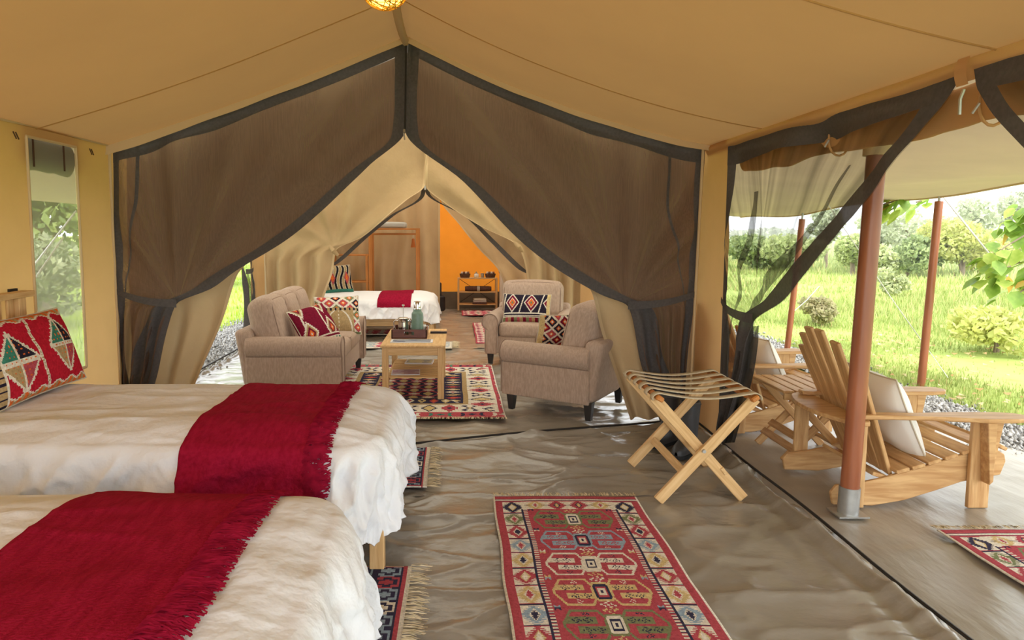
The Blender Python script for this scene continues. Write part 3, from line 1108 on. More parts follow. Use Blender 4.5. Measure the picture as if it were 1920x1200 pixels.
pw = thing('trim_1', 'pale canvas strip sewn along the gable above the mesh', 'trim')
pw['kind'] = 'structure'
sheet('strip', lambda u, v: pelmet(u, v, -1), 60, 3, 'canvas_trim', pw, None)
sheet('strip', lambda u, v: pelmet(u, v, 1), 60, 3, 'canvas_trim', pw, None)
for s, xx in ((-1, XL + 0.012), (1, XR - 0.055)):
    MB().tube([(xx + (0.0 if s < 0 else -0.045 * k), YW - 0.03, ZE * (1 - k)) for k in np.linspace(0, 1, 16)], 0.011, 6).build('side_cord', 'canvas_trim', pw, smooth=True)

# canvas doors right behind the mesh
YC = YW + 0.20


def canvas_door(label, outer, inner, top, tie, Y, seed, name='canvas_door', m='canvas_door', amp=0.035, low=0.05, nf=7, tie_band=None):
    t = thing(name, label, 'curtain')
    p = Patch(outer, inner, top, tie, in_y(Y), amp, nf, seed, low)
    p.obj('canvas_panel', m, t)
    p.obj('opening_hem', 'canvas_trim', t, lambda v: 1 - np.clip(0.03 / np.maximum(p.width(v), 0.05), 0.01, 0.3), 1.0, nu=3, nv=90, off=-0.004)
    return t, p


CL = [(0, XC - 0.01, 2.86), (0.20, -0.42, 2.27), (0.28, -0.72, 2.02), (0.36, -1.05, 1.72), (0.43, -1.36, 1.46), (0.50, -1.66, 1.24), (0.56, -1.741, 1.139), (0.68, -1.834, 0.833), (0.85, -2.06, 0.335), (1, -2.2, 0.0)]
canvas_door('tan canvas door curtain hanging behind the mesh left of the sofa', OL, CL, roof_top(XL + 0.03, XC - 0.01, 0.05), (-2.13, 0.98), YC, 31, low=0.045)
CR = [(0, XC + 0.01, 2.86), (0.20, -0.34, 2.27), (0.30, 0.10, 1.90), (0.40, 0.54, 1.45), (0.46, 0.80, 1.26), (0.52, 1.00, 1.12), (0.58, 1.077, 1.001), (0.7, 1.145, 0.736), (0.85, 1.252, 0.413), (1, 1.39, 0.0)]
ORc = [(0, XR - 0.0, ZE - 0.01), (0.5, XR + 0.0, 1.05), (0.8, XR + 0.0, 0.45), (1, XR + 0.0, 0.0)]
canvas_door('tan canvas door curtain hanging beside the near armchair', ORc, CR, roof_top(XR - 0.03, XC + 0.01, 0.05), (1.33, 0.98), YC - 0.03, 37, low=0.045)

# far tent doorway: canvas first, mesh behind it
FL = [(0, XC - 0.01, 2.86), (0.22, -0.395, 2.063), (0.30, -0.62, 1.88), (0.38, -0.854, 1.691), (0.46, -1.199, 1.418), (0.54, -1.545, 1.247), (0.64, -1.604, 0.972), (0.78, -1.727, 0.626), (1, -1.9, 0.0)]
FOL = [(0, XL + 0.02, ZE), (0.5, XL + 0.14, 1.1), (1, XL + 0.16, 0.0)]
canvas_door('tan canvas door flap tied back behind the sofa', FOL, FL, roof_top(XL + 0.02, XC - 0.01, 0.02), (-1.56, 1.26), YF, 41, amp=0.10, low=0.07, nf=9)
FR = [(0, XC + 0.01, 2.86), (0.22, -0.391, 2.063), (0.28, -0.171, 1.86), (0.38, 0.308, 1.555), (0.50, 0.789, 1.302), (0.60, 0.894, 1.041), (0.8, 0.98, 0.5), (1, 1.05, 0.0)]
FOR = [(0, XR - 0.02, ZE), (0.5, XR - 0.26, 1.1), (1, XR - 0.28, 0.0)]
canvas_door('tan canvas door flap tied back behind the far armchair', FOR, FR, roof_top(XR - 0.02, XC + 0.01, 0.02), (0.80, 1.31), YF, 43, amp=0.10, low=0.07, nf=9)
z = thing('door_zip', 'pale seam and zip at the peak of the far tan doorway', 'zip')
MB().tube([(XC - 0.035 * v, YF - 0.03, 2.85 - 0.79 * v) for v in (0, .5, 1)], 0.010, 6).build('tape', 'canvas_trim', z, smooth=True)
MB().tube([(-0.395, YF - 0.035, 2.07), (-0.39, YF - 0.045, 2.02)], 0.012, 6).build('puller', 'steel', z, smooth=True)
for xx, zz, lb in ((-1.56, 1.25, 'rolled tan tie band on the flap behind the sofa'), (0.80, 1.30, 'rolled tan tie band on the flap behind the far armchair')):
    o = MB().tube([(xx - 0.05, YF - 0.06, zz + 0.05), (xx, YF - 0.10, zz), (xx + 0.05, YF - 0.06, zz - 0.06)], [0.02, 0.035, 0.02], 8).build('tie_band', 'canvas_door', None, smooth=True)
    tag(o, lb, 'strap')
ML = [(0, XC - 0.01, 2.84), (0.22, -0.402, 1.969), (0.36, -0.799, 1.694), (0.48, -1.15, 1.417), (0.6, -1.56, 1.068), (0.66, -1.72, 0.99), (1, -1.95, 0.0)]
mesh_door('grey mesh door behind the tan flap in front of the far wardrobe', FOL, ML, roof_top(XL + 0.02, XC - 0.01, 0.03), (-1.70, 1.0), in_y(YF + 0.18), (-2.5, 1.05), seed=51, hem=0.10, m='mesh_far')
MR = [(0, XC + 0.01, 2.84), (0.22, -0.402, 2.0), (0.34, 0.125, 1.666), (0.46, 0.453, 1.347), (0.58, 0.819, 0.998), (0.66, 0.98, 0.90), (1, 1.15, 0.0)]
mesh_door('grey mesh door behind the tan flap near the orange-lit canvas', FOR, MR, roof_top(XR - 0.02, XC + 0.01, 0.03), (0.96, 0.93), in_y(YF + 0.18), (1.8, 1.0), seed=53, hem=0.10, m='mesh_far')

# partition in the far tent
PL = [(0, XC + 0.03, 2.86), (0.3, -0.26, 2.0), (0.6, -0.262, 1.2), (1, -0.266, 0.0)]
canvas_door('long tan canvas partition hanging behind the far bed', FOL, PL, roof_top(XL + 0.02, XC + 0.03, 0.02), (-0.3, 2.2), YP, 61, amp=0.10, low=0.06, nf=17, m='canvas_plain')
PR = [(0, XC + 0.03, 2.86), (0.25, -0.25, 2.0), (0.36, 0.05, 1.60), (0.48, 0.358, 1.222), (0.6, 0.701, 0.846), (0.8, 0.85, 0.42), (1, 0.92, 0.0)]
canvas_door('tan canvas partition flap tied back beside the orange-lit wall', FOR, PR, roof_top(XR - 0.02, XC + 0.03, 0.02), (0.72, 0.86), YP, 67, amp=0.03, low=0.05, nf=8, m='canvas_plain')

# side mesh over the veranda opening (plane of the right wall)
in_x = lambda a, d, z: (XR - 0.01 + d, a, z)


def side_top(ya, yb, z):
    return lambda u: np.stack([ya + (yb - ya) * u, z + 0.012 * np.sin(u * 7)], -1)


SO = [(0, 4.80, 2.09), (0.55, 4.80, 1.0), (1, 4.80, 0.02)]
SI = [(0, 2.59, 2.09), (0.06, 2.66, 1.99), (0.22, 2.95, 1.77), (0.32, 3.15, 1.60), (0.42, 3.46, 1.395), (0.54, 3.872, 1.116), (0.63, 4.27, 0.924), (0.8, 4.359, 0.616), (1, 4.66, 0.02)]
t1, p1 = mesh_door('sheer dark mesh drawn back over the veranda opening', SO, SI, side_top(4.80, 2.59, 2.09), (4.25, 0.95), in_x, (4.77, 1.02), m='mesh_light', seed=71, hem=0.27, nf=7, amp=0.05, low=0.04, edge=0.06, topw=0.07, roof_taper=0.1)
p1.obj('gathered_fold', 'mesh_fold', t1, lambda v: 0.70 - 0.26 * np.clip((v - 0.16) / 0.4, 0, 1), lambda v: 0.715 - 0.15 * np.clip((v - 0.16) / 0.4, 0, 1), 0.16, 0.64, nu=8, nv=50, off=0.035)
p1.obj('gathered_fold', 'mesh_fold', t1, lambda v: 0.13 + 0.05 * v, lambda v: 0.14 + 0.15 * v, 0.18, 0.66, nu=8, nv=50, off=0.035)
p1.obj('gathered_fold', 'mesh_fold', t1, 0.45, 1.0, 0.64, 1.0, nu=20, nv=40, off=0.03)
SO2 = [(0, 0.35, 2.09), (0.55, 0.35, 1.0), (1, 0.35, 0.02)]
SI2 = [(0, 2.55, 2.09), (0.06, 2.50, 2.0), (0.22, 2.20, 1.70), (0.42, 1.70, 1.35), (0.63, 0.95, 0.924), (0.8, 0.80, 0.6), (1, 0.5, 0.02)]
mesh_door('sheer dark mesh at the upper right corner over the veranda', SO2, SI2, side_top(0.35, 2.55, 2.09), (0.95, 0.95), in_x, (0.40, 1.02), m='mesh_light', seed=73, hem=0.2, nf=7, amp=0.04, low=0.04, edge=0.05, topw=0.07, roof_taper=0.1)
MB().tube([(XR - 0.03, 2.57, 2.02), (XR - 0.035, 2.58, 1.985), (XR - 0.03, 2.585, 1.93)], 0.006, 6).build('zip_puller', 'steel', t1, smooth=True)
# rolled-up storm flap outside, under the eave


def roll(u, v):
    Y = -0.6 + 5.35 * u
    r = 0.062 + 0.012 * noise2(u * 26, v * 2, 81) + 0.01 * np.sin(u * 60) * 0.3
    zc = 1.985 - 0.02 * np.sin(u * PI * 5) ** 2
    return XR + 0.09 + r * 0.8 * np.cos(v * 2 * PI), Y, zc + r * 1.25 * np.sin(v * 2 * PI) + 0.006 * noise2(u * 50, v * 6, 82)


rl = thing('rolled_flap', 'rolled-up tan canvas flap tied under the eave above the veranda opening', 'flap')
sheet('roll', roll, 120, 20, 'canvas', rl, None)
for yy in (0.4, 1.5, 2.58, 3.6):
    rr = [(XR + 0.09 + 0.056 * math.cos(g), yy, 1.975 + 0.086 * math.sin(g)) for g in np.linspace(0, 2 * PI, 18)]
    MB().tube(rr, 0.006, 6, cap=False).build('roll_strap', 'canvas', rl, smooth=True)
    MB().tube([(XR + 0.03, yy - 0.01, 1.97), (XR + 0.02, yy + 0.01, 1.935)], 0.005, 6).build('toggle', 'steel', rl, smooth=True)

# ------------------------------------------------------------------ furniture materials
mat('upholstery', (184, 160, 142), (166, 143, 126), rough=0.95, spec=0.1, nscale=90, stretch=(1, 1, 0.25), detail=2, bump=0.25, bscale=180, bstretch=(1, 1, .4), sheen=0.1)
mat('piping_brown', (148, 124, 108), rough=0.9)
mat('dark_foot', (48, 44, 42), (40, 36, 35), rough=0.5, nscale=8)
mat('bed_linen', (234, 236, 240), rough=0.85, spec=0.15, bump=0.8, bscale=4.5, bdist=0.05)
mat('bed_linen_far', (244, 244, 246), rough=0.85, spec=0.15, bump=0.3, bscale=9)
mat('throw_red', (162, 28, 58), (142, 19, 46), rough=0.95, spec=0.05, nscale=60, stretch=(1, 0.2, 1), bump=0.5, bscale=120)
mat('throw_fringe', (150, 24, 52), (118, 14, 38), rough=0.95, spec=0.05, nscale=30)
mat('mattress', (225, 220, 210), rough=0.9)
mat('pillow_white', (232, 224, 208), rough=0.9, bump=0.2, bscale=18)
mat('cushion_white', (232, 230, 224), rough=0.9, bump=0.3, bscale=12)
mat('cord_beige', (196, 186, 166), rough=0.9)


def armchair(name, label, cat, W, D, ncush, loc, rz, group=None, nback=None, low_back=0.0):
    """upholstered seat with rolled arms; front is -y, width along x"""
    t = thing(name, label, cat, loc, rz, group)
    hw, hd = W / 2, D / 2
    ft = 0.13
    # legs, tapered
    for sx in (-1, 1):
        for sy in (-1, 1):
            x, y = sx * (hw - 0.085), sy * (hd - 0.075)
            b = MB()
            V = []
            for zz, r in ((0, 0.022), (ft + 0.02, 0.036)):
                V += [(x - r, y - r, zz), (x + r, y - r, zz), (x + r, y + r, zz), (x - r, y + r, zz)]
            b.add(V, [(3, 2, 1, 0), (4, 5, 6, 7), (0, 1, 5, 4), (1, 2, 6, 5), (2, 3, 7, 6), (3, 0, 4, 7)])
            b.build('leg', 'dark_foot', t, 0.003)
    aw_ = 0.17
    rb('seat_base', (W - 2 * aw_ + 0.06, D - 0.10, 0.20), 'upholstery', t, (0, 0.0, ft + 0.10), r=0.02, n=2)
    # arms: flat panel below, roll on top
    for sx in (-1, 1):
        prof = []
        inx, outx = hw - aw_, hw - 0.035
        rc = 0.092
        cx, cz = hw - 0.088, 0.49
        prof = [(inx, ft), (outx, ft), (outx, cz - rc * 0.85)]
        for g in np.linspace(-62, 200, 16):
            prof.append((cx + rc * math.cos(math.radians(g)), cz + rc * math.sin(math.radians(g))))
        prof.append((inx, cz - 0.05))
        b = MB().prism([(sx * a, c) for a, c in prof], -hd, hd - 0.06)
        b.build('arm', 'upholstery', t, 0.012, smooth=True, seg=3)
        # piping round the front of the roll
        ring = [(sx * (cx + rc * math.cos(math.radians(g))), -hd - 0.002, cz + rc * math.sin(math.radians(g))) for g in np.linspace(-50, 200, 20)]
        ring = [(sx * outx, -hd - 0.002, ft + 0.02), (sx * outx, -hd - 0.002, 0.40)] + ring + [(sx * inx, -hd - 0.002, 0.40), (sx * inx, -hd - 0.002, ft + 0.02)]
        MB().tube(ring, 0.005, 6).build('arm_piping', 'piping_brown', t, smooth=True)
    # back, leaning
    def lean(V):
        V = V.copy()
        zz = V[:, 2] + 0.31
        V[:, 1] += 0.16 * np.clip(zz, 0, 1) ** 1.2
        return V
    rb('back_frame', (W - 0.10, 0.15, 0.50), 'upholstery', t, (0, hd - 0.11, ft + 0.26), r=0.045, n=5, fn=lean)
    sw = (W - 2 * aw_) / ncush
    for k in range(ncush):
        x = -hw + aw_ + sw * (k + 0.5)
        s = rb('seat_cushion', (sw - 0.008, D - 0.22, 0.16), 'upholstery', t, (x, -0.075, ft + 0.265), r=0.045, n=6, puff=(0, 0.01, 0.02))
        hx, hy = (sw - 0.008) / 2 - 0.012, (D - 0.22) / 2 - 0.012
        loop = [(-hx, hy, .062), (-hx, -hy, .062), (hx, -hy, .062), (hx, hy, .062)]
        MB().tube(loop, 0.005, 6).build('piping', 'piping_brown', s, smooth=True)
    nb = nback or ncush
    bw = (W - 2 * aw_ + 0.10) / nb
    for k in range(nb):
        x = -hw + aw_ - 0.05 + bw * (k + 0.5)
        c = rb('back_cushion', (bw - 0.006, 0.24, 0.52 - low_back), 'upholstery', t, (x, hd - 0.215, 0.64 - low_back / 2), (math.radians(-14), 0, 0), r=0.07, n=6, puff=(0.0, 0.035, 0.03))
        hx, hz = (bw - 0.006) / 2 - 0.02, (0.52 - low_back) / 2 - 0.02
        loop = [(hx * math.copysign(abs(math.cos(g)) ** .35, math.cos(g)), -0.108, hz * math.copysign(abs(math.sin(g)) ** .35, math.sin(g))) for g in np.linspace(0, 2 * PI, 33)]
        MB().tube(loop, 0.004, 6, cap=False).build('piping', 'piping_brown', c, smooth=True)
    return t


armchair('sofa', 'taupe fabric sofa with rolled arms facing the coffee table', 'sofa', 1.62, 0.90, 2, (-1.44, 6.62, 0), PI / 2, nback=3)
armchair('armchair', 'taupe armchair nearest the camera, turned away toward the coffee table', 'armchair', 0.86, 0.84, 1, (0.95, 5.78, 0), math.radians(-122.8), 'taupe armchairs')
armchair('armchair', 'taupe armchair farther back, facing the camera', 'armchair', 0.96, 0.86, 1, (0.86, 7.86, 0), math.radians(-14), 'taupe armchairs')


# ------------------------------------------------------------------ coffee table
ct = thing('coffee_table', 'pale wooden coffee table with a slatted lower shelf on the patterned rug', 'table', (-0.38, 6.42, 0.012))
W, D, Hh = 0.575, 1.02, 0.49
plank('table_top', (0, -D / 2, Hh - 0.012), (0, D / 2, Hh - 0.012), W, 0.024, 'pine', ct, bevel=0.006)
for sx in (-1, 1):
    for sy in (-1, 1):
        plank('leg', (sx * 0.245, sy * 0.455, 0), (sx * 0.245, sy * 0.455, Hh - 0.024), 0.055, 0.055, 'pine', ct, up=(0, 1, 0))
    plank('apron', (sx * 0.25, -0.44, Hh - 0.062), (sx * 0.25, 0.44, Hh - 0.062), 0.022, 0.07, 'pine', ct)
    plank('shelf_rail', (sx * 0.235, -0.43, 0.155), (sx * 0.235, 0.43, 0.155), 0.022, 0.045, 'pine', ct)
for sy in (-1, 1):
    plank('apron', (-0.22, sy * 0.46, Hh - 0.062), (0.22, sy * 0.46, Hh - 0.062), 0.022, 0.07, 'pine', ct)
for k in range(11):
    y = -0.40 + k * 0.08
    plank('shelf_slat', (-0.225, y, 0.185), (0.225, y, 0.185), 0.045, 0.014, 'pine', ct)

# ------------------------------------------------------------------ luggage rack
rk = thing('luggage_rack', 'folding wooden luggage rack with pale canvas straps by the boots', 'rack', (0, 0, 0))
mat('strap', (206, 192, 164), (190, 176, 148), rough=0.9, nscale=80, bump=0.2, bscale=200)
RX0, RX1, RY0, RY1, RH = 1.115, 1.615, 3.70, 4.26, 0.585
for k, yy in enumerate((RY0, RY1)):
    o1, o2 = (-0.018, 0.018) if k == 0 else (0.018, -0.018)
    plank('leg', (RX0 + 0.01, yy + o1, 0.004), (RX1 + 0.03, yy + o1, RH), 0.024, 0.058, 'pine', rk, up=(-0.76, 0, 0.65))
    plank('leg', (RX1, yy + o2, 0.004), (RX0 - 0.02, yy + o2, RH), 0.024, 0.058, 'pine', rk, up=(0.76, 0, 0.65))
    cb = MB().tube([(1.365, yy - 0.045, 0.292), (1.365, yy + 0.045, 0.292)], 0.010, 10)
    cb.build('bolt', 'steel', rk, smooth=True)
plank('top_rail', (RX0 - 0.005, RY0 - 0.06, RH + 0.005), (RX0 - 0.005, RY1 + 0.06, RH + 0.005), 0.045, 0.028, 'honey_wood', rk, up=(0.5, 0, 0.86), bevel=0.006)
plank('top_rail', (RX1 + 0.015, RY0 - 0.06, RH + 0.005), (RX1 + 0.015, RY1 + 0.06, RH + 0.005), 0.045, 0.028, 'honey_wood', rk, up=(-0.5, 0, 0.86), bevel=0.006)
plank('stretcher', (RX0 + 0.15, RY0, 0.165), (RX0 + 0.15, RY1, 0.165), 0.022, 0.045, 'pine', rk, up=(0.6, 0, 0.8))
plank('stretcher', (RX1 - 0.12, RY0, 0.165), (RX1 - 0.12, RY1, 0.165), 0.022, 0.045, 'pine', rk, up=(-0.6, 0, 0.8))
for k in range(6):
    y = RY0 - 0.025 + k * 0.122
    V = []
    path = []
    for g in np.linspace(200, 60, 9):
        path.append((RX0 - 0.005 + 0.036 * math.cos(math.radians(g)), RH + 0.005 + 0.026 * math.sin(math.radians(g))))
    for q in np.linspace(0.06, 0.94, 14):
        path.append((RX0 + (RX1 - RX0) * q, RH + 0.030 - 0.030 * math.sin(PI * q)))
    for g in np.linspace(120, -20, 9):
        path.append((RX1 + 0.015 + 0.036 * math.cos(math.radians(g)), RH + 0.005 + 0.026 * math.sin(math.radians(g))))
    for (x, zz) in path:
        V += [(x, y - 0.026, zz), (x, y + 0.026, zz)]
    o = MB().add(V, [(2 * i, 2 * i + 1, 2 * i + 3, 2 * i + 2) for i in range(len(path) - 1)]).build('strap', 'strap', rk, smooth=True)
    sm = o.modifiers.new('thick', 'SOLIDIFY')
    sm.thickness = 0.004
    sm.offset = 1


# ------------------------------------------------------------------ garden chairs with slatted fan backs
def fan_chair(label, loc, rz):
    """front is +x; near runner at -y"""
    t = thing('garden_chair', label, 'chair', loc, rz, 'slatted garden chairs on the veranda')
    ox = 2.45
    prof = [(2.05, .074), (2.065, .007), (2.28, -.0), (2.45, .03), (2.62, .085), (2.76, .135), (2.97, .175), (2.995, .25), (2.985, .29), (2.91, .335), (2.78, .295), (2.565, .225), (2.33, .155), (2.217, .13), (2.08, .115)]
    prof = [(a - ox, c) for a, c in prof]
    for s in (-1, 1):
        b = MB().prism(prof, s * 0.275 - 0.012, s * 0.275 + 0.012)
        b.build('side_runner', 'teak', t, 0.004, seg=1)
        # front leg with its arm bracket
        yl = s * 0.305
        lg = plank('front_leg', (0.385, yl, 0.0), (0.385, yl, 0.488), 0.11, 0.026, 'teak', t, up=(0, 1, 0))
        br = MB().prism([(0.44, 0.485), (0.50, 0.485), (0.485, 0.40), (0.445, 0.13), (0.44, 0.13)], yl - 0.012, yl + 0.012)
        br.build('arm_bracket', 'teak', t, 0.003, seg=1)
        br = MB().prism([(0.36, 0.487), (0.41, 0.487), (0.41, 0.17), (0.39, 0.15)], yl + s * 0.013, yl + s * 0.075)
        br.build('arm_bracket', 'teak', t, 0.003, seg=1)
        plank('rear_post', (-0.275, s * 0.29 + s * 0.012, 0.0), (-0.275, s * 0.29 + s * 0.012, 0.47), 0.085, 0.024, 'teak', t, up=(0, 1, 0))
        # arm: narrow at the back, wide paddle in front (outline in x,y)
        ol = [(-0.30, 0.25), (-0.24, 0.235), (0.05, 0.25), (0.25, 0.235), (0.50, 0.235), (0.585, 0.255), (0.62, 0.30), (0.60, 0.36), (0.52, 0.385), (0.36, 0.385), (0.16, 0.345), (-0.10, 0.315), (-0.30, 0.315)]
        n = len(ol)
        V = [(x, s * y, 0.488) for x, y in ol] + [(x, s * y, 0.512) for x, y in ol]
        F = [tuple(range(n)), tuple(range(2 * n - 1, n - 1, -1))] + [((i + 1) % n, i, n + i, n + (i + 1) % n) for i in range(n)]
        MB().add(V, F).build('armrest', 'teak', t, 0.005, seg=1)
    # back rail: curved plank at arm height behind the slats
    R = []
    n = 14
    for k in range(n + 1):
        y = -0.34 + 0.68 * k / n
        R.append((-0.27 - 0.0 * y, y))
    V, F = [], []
    for y in np.linspace(-0.35, 0.35, 15):
        f = (y / 0.35) ** 2
        xb, xf = -0.42 + 0.10 * f, -0.235 + 0.02 * f
        if abs(y) > 0.34:
            xb += 0.04
            xf -= 0.03
        V += [(xb, y, 0.462), (xf, y, 0.462), (xf, y, 0.486), (xb, y, 0.486)]
    for i in range(14):
        a, b_ = 4 * i, 4 * (i + 1)
        for j in range(4):
            F.append((a + j, a + (j + 1) % 4, b_ + (j + 1) % 4, b_ + j))
    F += [(0, 1, 2, 3), (59, 58, 57, 56)]
    MB().add(V, F).build('back_rail', 'teak', t, 0.003, seg=1)
    plank('seat_rail', (-0.12, -0.26, 0.16), (-0.12, 0.26, 0.16), 0.08, 0.022, 'teak', t, up=(0.3, 0, 1))
    # fan of back slats
    ns = 6
    for k in range(ns):
        q = (k - (ns - 1) / 2) / ((ns - 1) / 2)
        yb, yt = q * 0.195, q * 0.285
        ht = 0.95 - 0.15 * abs(q) ** 1.8
        z0, x0 = 0.16, -0.045
        x1 = -0.045 - (ht - z0) * 0.40 - 0.03 * (1 - q * q)
        o = plank('back_slat', (x0, yb, z0), (x1, yt, ht), 0.082, 0.022, 'teak', t, up=(0.93, 0, 0.37), bevel=0.004)
    # seat slats follow the runner tops
    tops = [(-0.10, .168), (-0.02, .190), (0.065, .212), (0.15, .238), (0.24, .266), (0.33, .296), (0.43, .325), (0.505, .325)]
    for i, (x, zz) in enumerate(tops[1:]):
        sl = -0.30 if i < 5 else (-0.15 if i == 5 else 0.55)
        plank('seat_slat', (x, -0.30, zz + 0.012), (x, 0.30, zz + 0.012), 0.072, 0.020, 'teak', t, up=(sl, 0, 1))
    return t


fan_chair('slatted wooden garden chair behind the thick red-brown pole', (2.45, 3.905, 0), 0)
fan_chair('slatted wooden garden chair farther back, partly behind the gathered dark mesh', (2.36, 5.29, 0), math.radians(4))

# folding side table between the chairs
st = thing('side_table', 'small folding slatted wooden table between the two garden chairs', 'table', (2.36, 4.53, 0))
for k in range(7):
    x = -0.235 + k * 0.078
    plank('top_slat', (x, -0.25, 0.475), (x, 0.25, 0.475), 0.068, 0.018, 'teak', st)
for y in (-0.235, 0.235):
    plank('top_batten', (-0.26, y, 0.445), (0.26, y, 0.445), 0.022, 0.045, 'teak', st)
for k, y in enumerate((-0.19, 0.19)):
    sg = 0.014
    plank('leg', (-0.20, y - sg, 0.45), (0.22, y - sg, 0.0), 0.022, 0.048, 'teak', st, up=(0.7, 0, 0.7))
    plank('leg', (0.20, y + sg, 0.45), (-0.22, y + sg, 0.0), 0.022, 0.048, 'teak', st, up=(-0.7, 0, 0.7))
for x, zz, u in ((-0.165, 0.085, (-.7, 0, .7)), (-0.115, 0.145, (-.7, 0, .7)), (0.165, 0.085, (.7, 0, .7))):
    plank('foot_slat', (x, -0.24, zz), (x, 0.24, zz), 0.05, 0.018, 'teak', st, up=u)


# ------------------------------------------------------------------ beds
def drape(P, W, L, top, drop, r, seed, foldamp=0.030, kf=9.0, thick=0.0, wr=1.0, Rc=0.17):
    """flat cloth coords P[:,0] along the bed (0=head .. L=foot), P[:,1] across (0..W) -> draped 3D over a soft rounded block"""
    b, a = P[:, 0], P[:, 1]
    qb = b - (L - Rc)
    sa = np.sign(a - W / 2 + 1e-9)
    qa = np.abs(a - W / 2) - (W / 2 - Rc)
    both = (qb > 0) & (qa > 0)
    hyp = np.maximum(np.hypot(qb, qa), 1e-9)
    sdf = np.where(both, hyp, np.maximum(qb, qa)) - Rc
    nx = np.where(both, qb / hyp, (qb >= qa) * 1.0)
    ny = np.where(both, qa / hyp, (qb < qa) * 1.0) * sa
    d0 = np.maximum(sdf, 0)
    bx, by = b - nx * d0, a - ny * d0
    d = np.where(both, np.minimum(d0, drop * 0.9 + 0.28 * np.maximum(d0 - drop * 0.9, 0)), d0)
    arc = r * PI / 2
    th = np.clip(d / r, 0, PI / 2)
    out = r * np.sin(th)
    dn = r * (1 - np.cos(th)) + np.maximum(d - arc, 0)
    per = np.where(both, bx * 1.3 + by, np.where(qb >= qa, by, bx)) + 0.3 * np.arctan2(ny, nx)
    hang = np.clip((dn - 0.03) / 0.3, 0, 1)
    fold = foldamp * hang * (np.sin(per * kf + 2.0 * noise2(per * 2, dn, seed)) + 0.8 * noise2(per * 6, dn * 2, seed + 1))
    crump = 0.026 * wr * (ridge(per * 5 + dn * 3, dn * 5 - per * 2, seed + 6) + 0.6 * ridge(per * 9 - dn * 5, dn * 8 + per * 4, seed + 7) + 0.35 * ridge(per * 18 + dn * 9, dn * 14 - per * 7, seed + 9)) * np.clip(dn / 0.12, 0, 1)
    out = out + fold + crump + (0.012 + 0.025 * both) * hang + thick * np.sin(th)
    x = bx + nx * out
    y = by + ny * out
    inside = np.clip(-sdf, 0, 1)
    crown = -0.040 * np.clip(1 - inside / 0.22, 0, 1) ** 2
    wrk = wr * (0.010 * noise2(b * 1.3, a * 1.8, seed + 2) + 0.009 * ridge(b * 1.2 + a * .8, a * 5 - b * .5, seed + 3) + 0.006 * np.clip(ridge(b * 3 - a, a * 7 + b, seed + 8), 0.2, 1) + 0.003 * noise2(b * 7, a * 9, seed + 4))
    z = top + crown - dn + wrk * np.clip(1 - dn * 8, 0, 1) + thick * np.cos(th)
    return np.stack([x, y, np.maximum(z, 0.03)], 1)


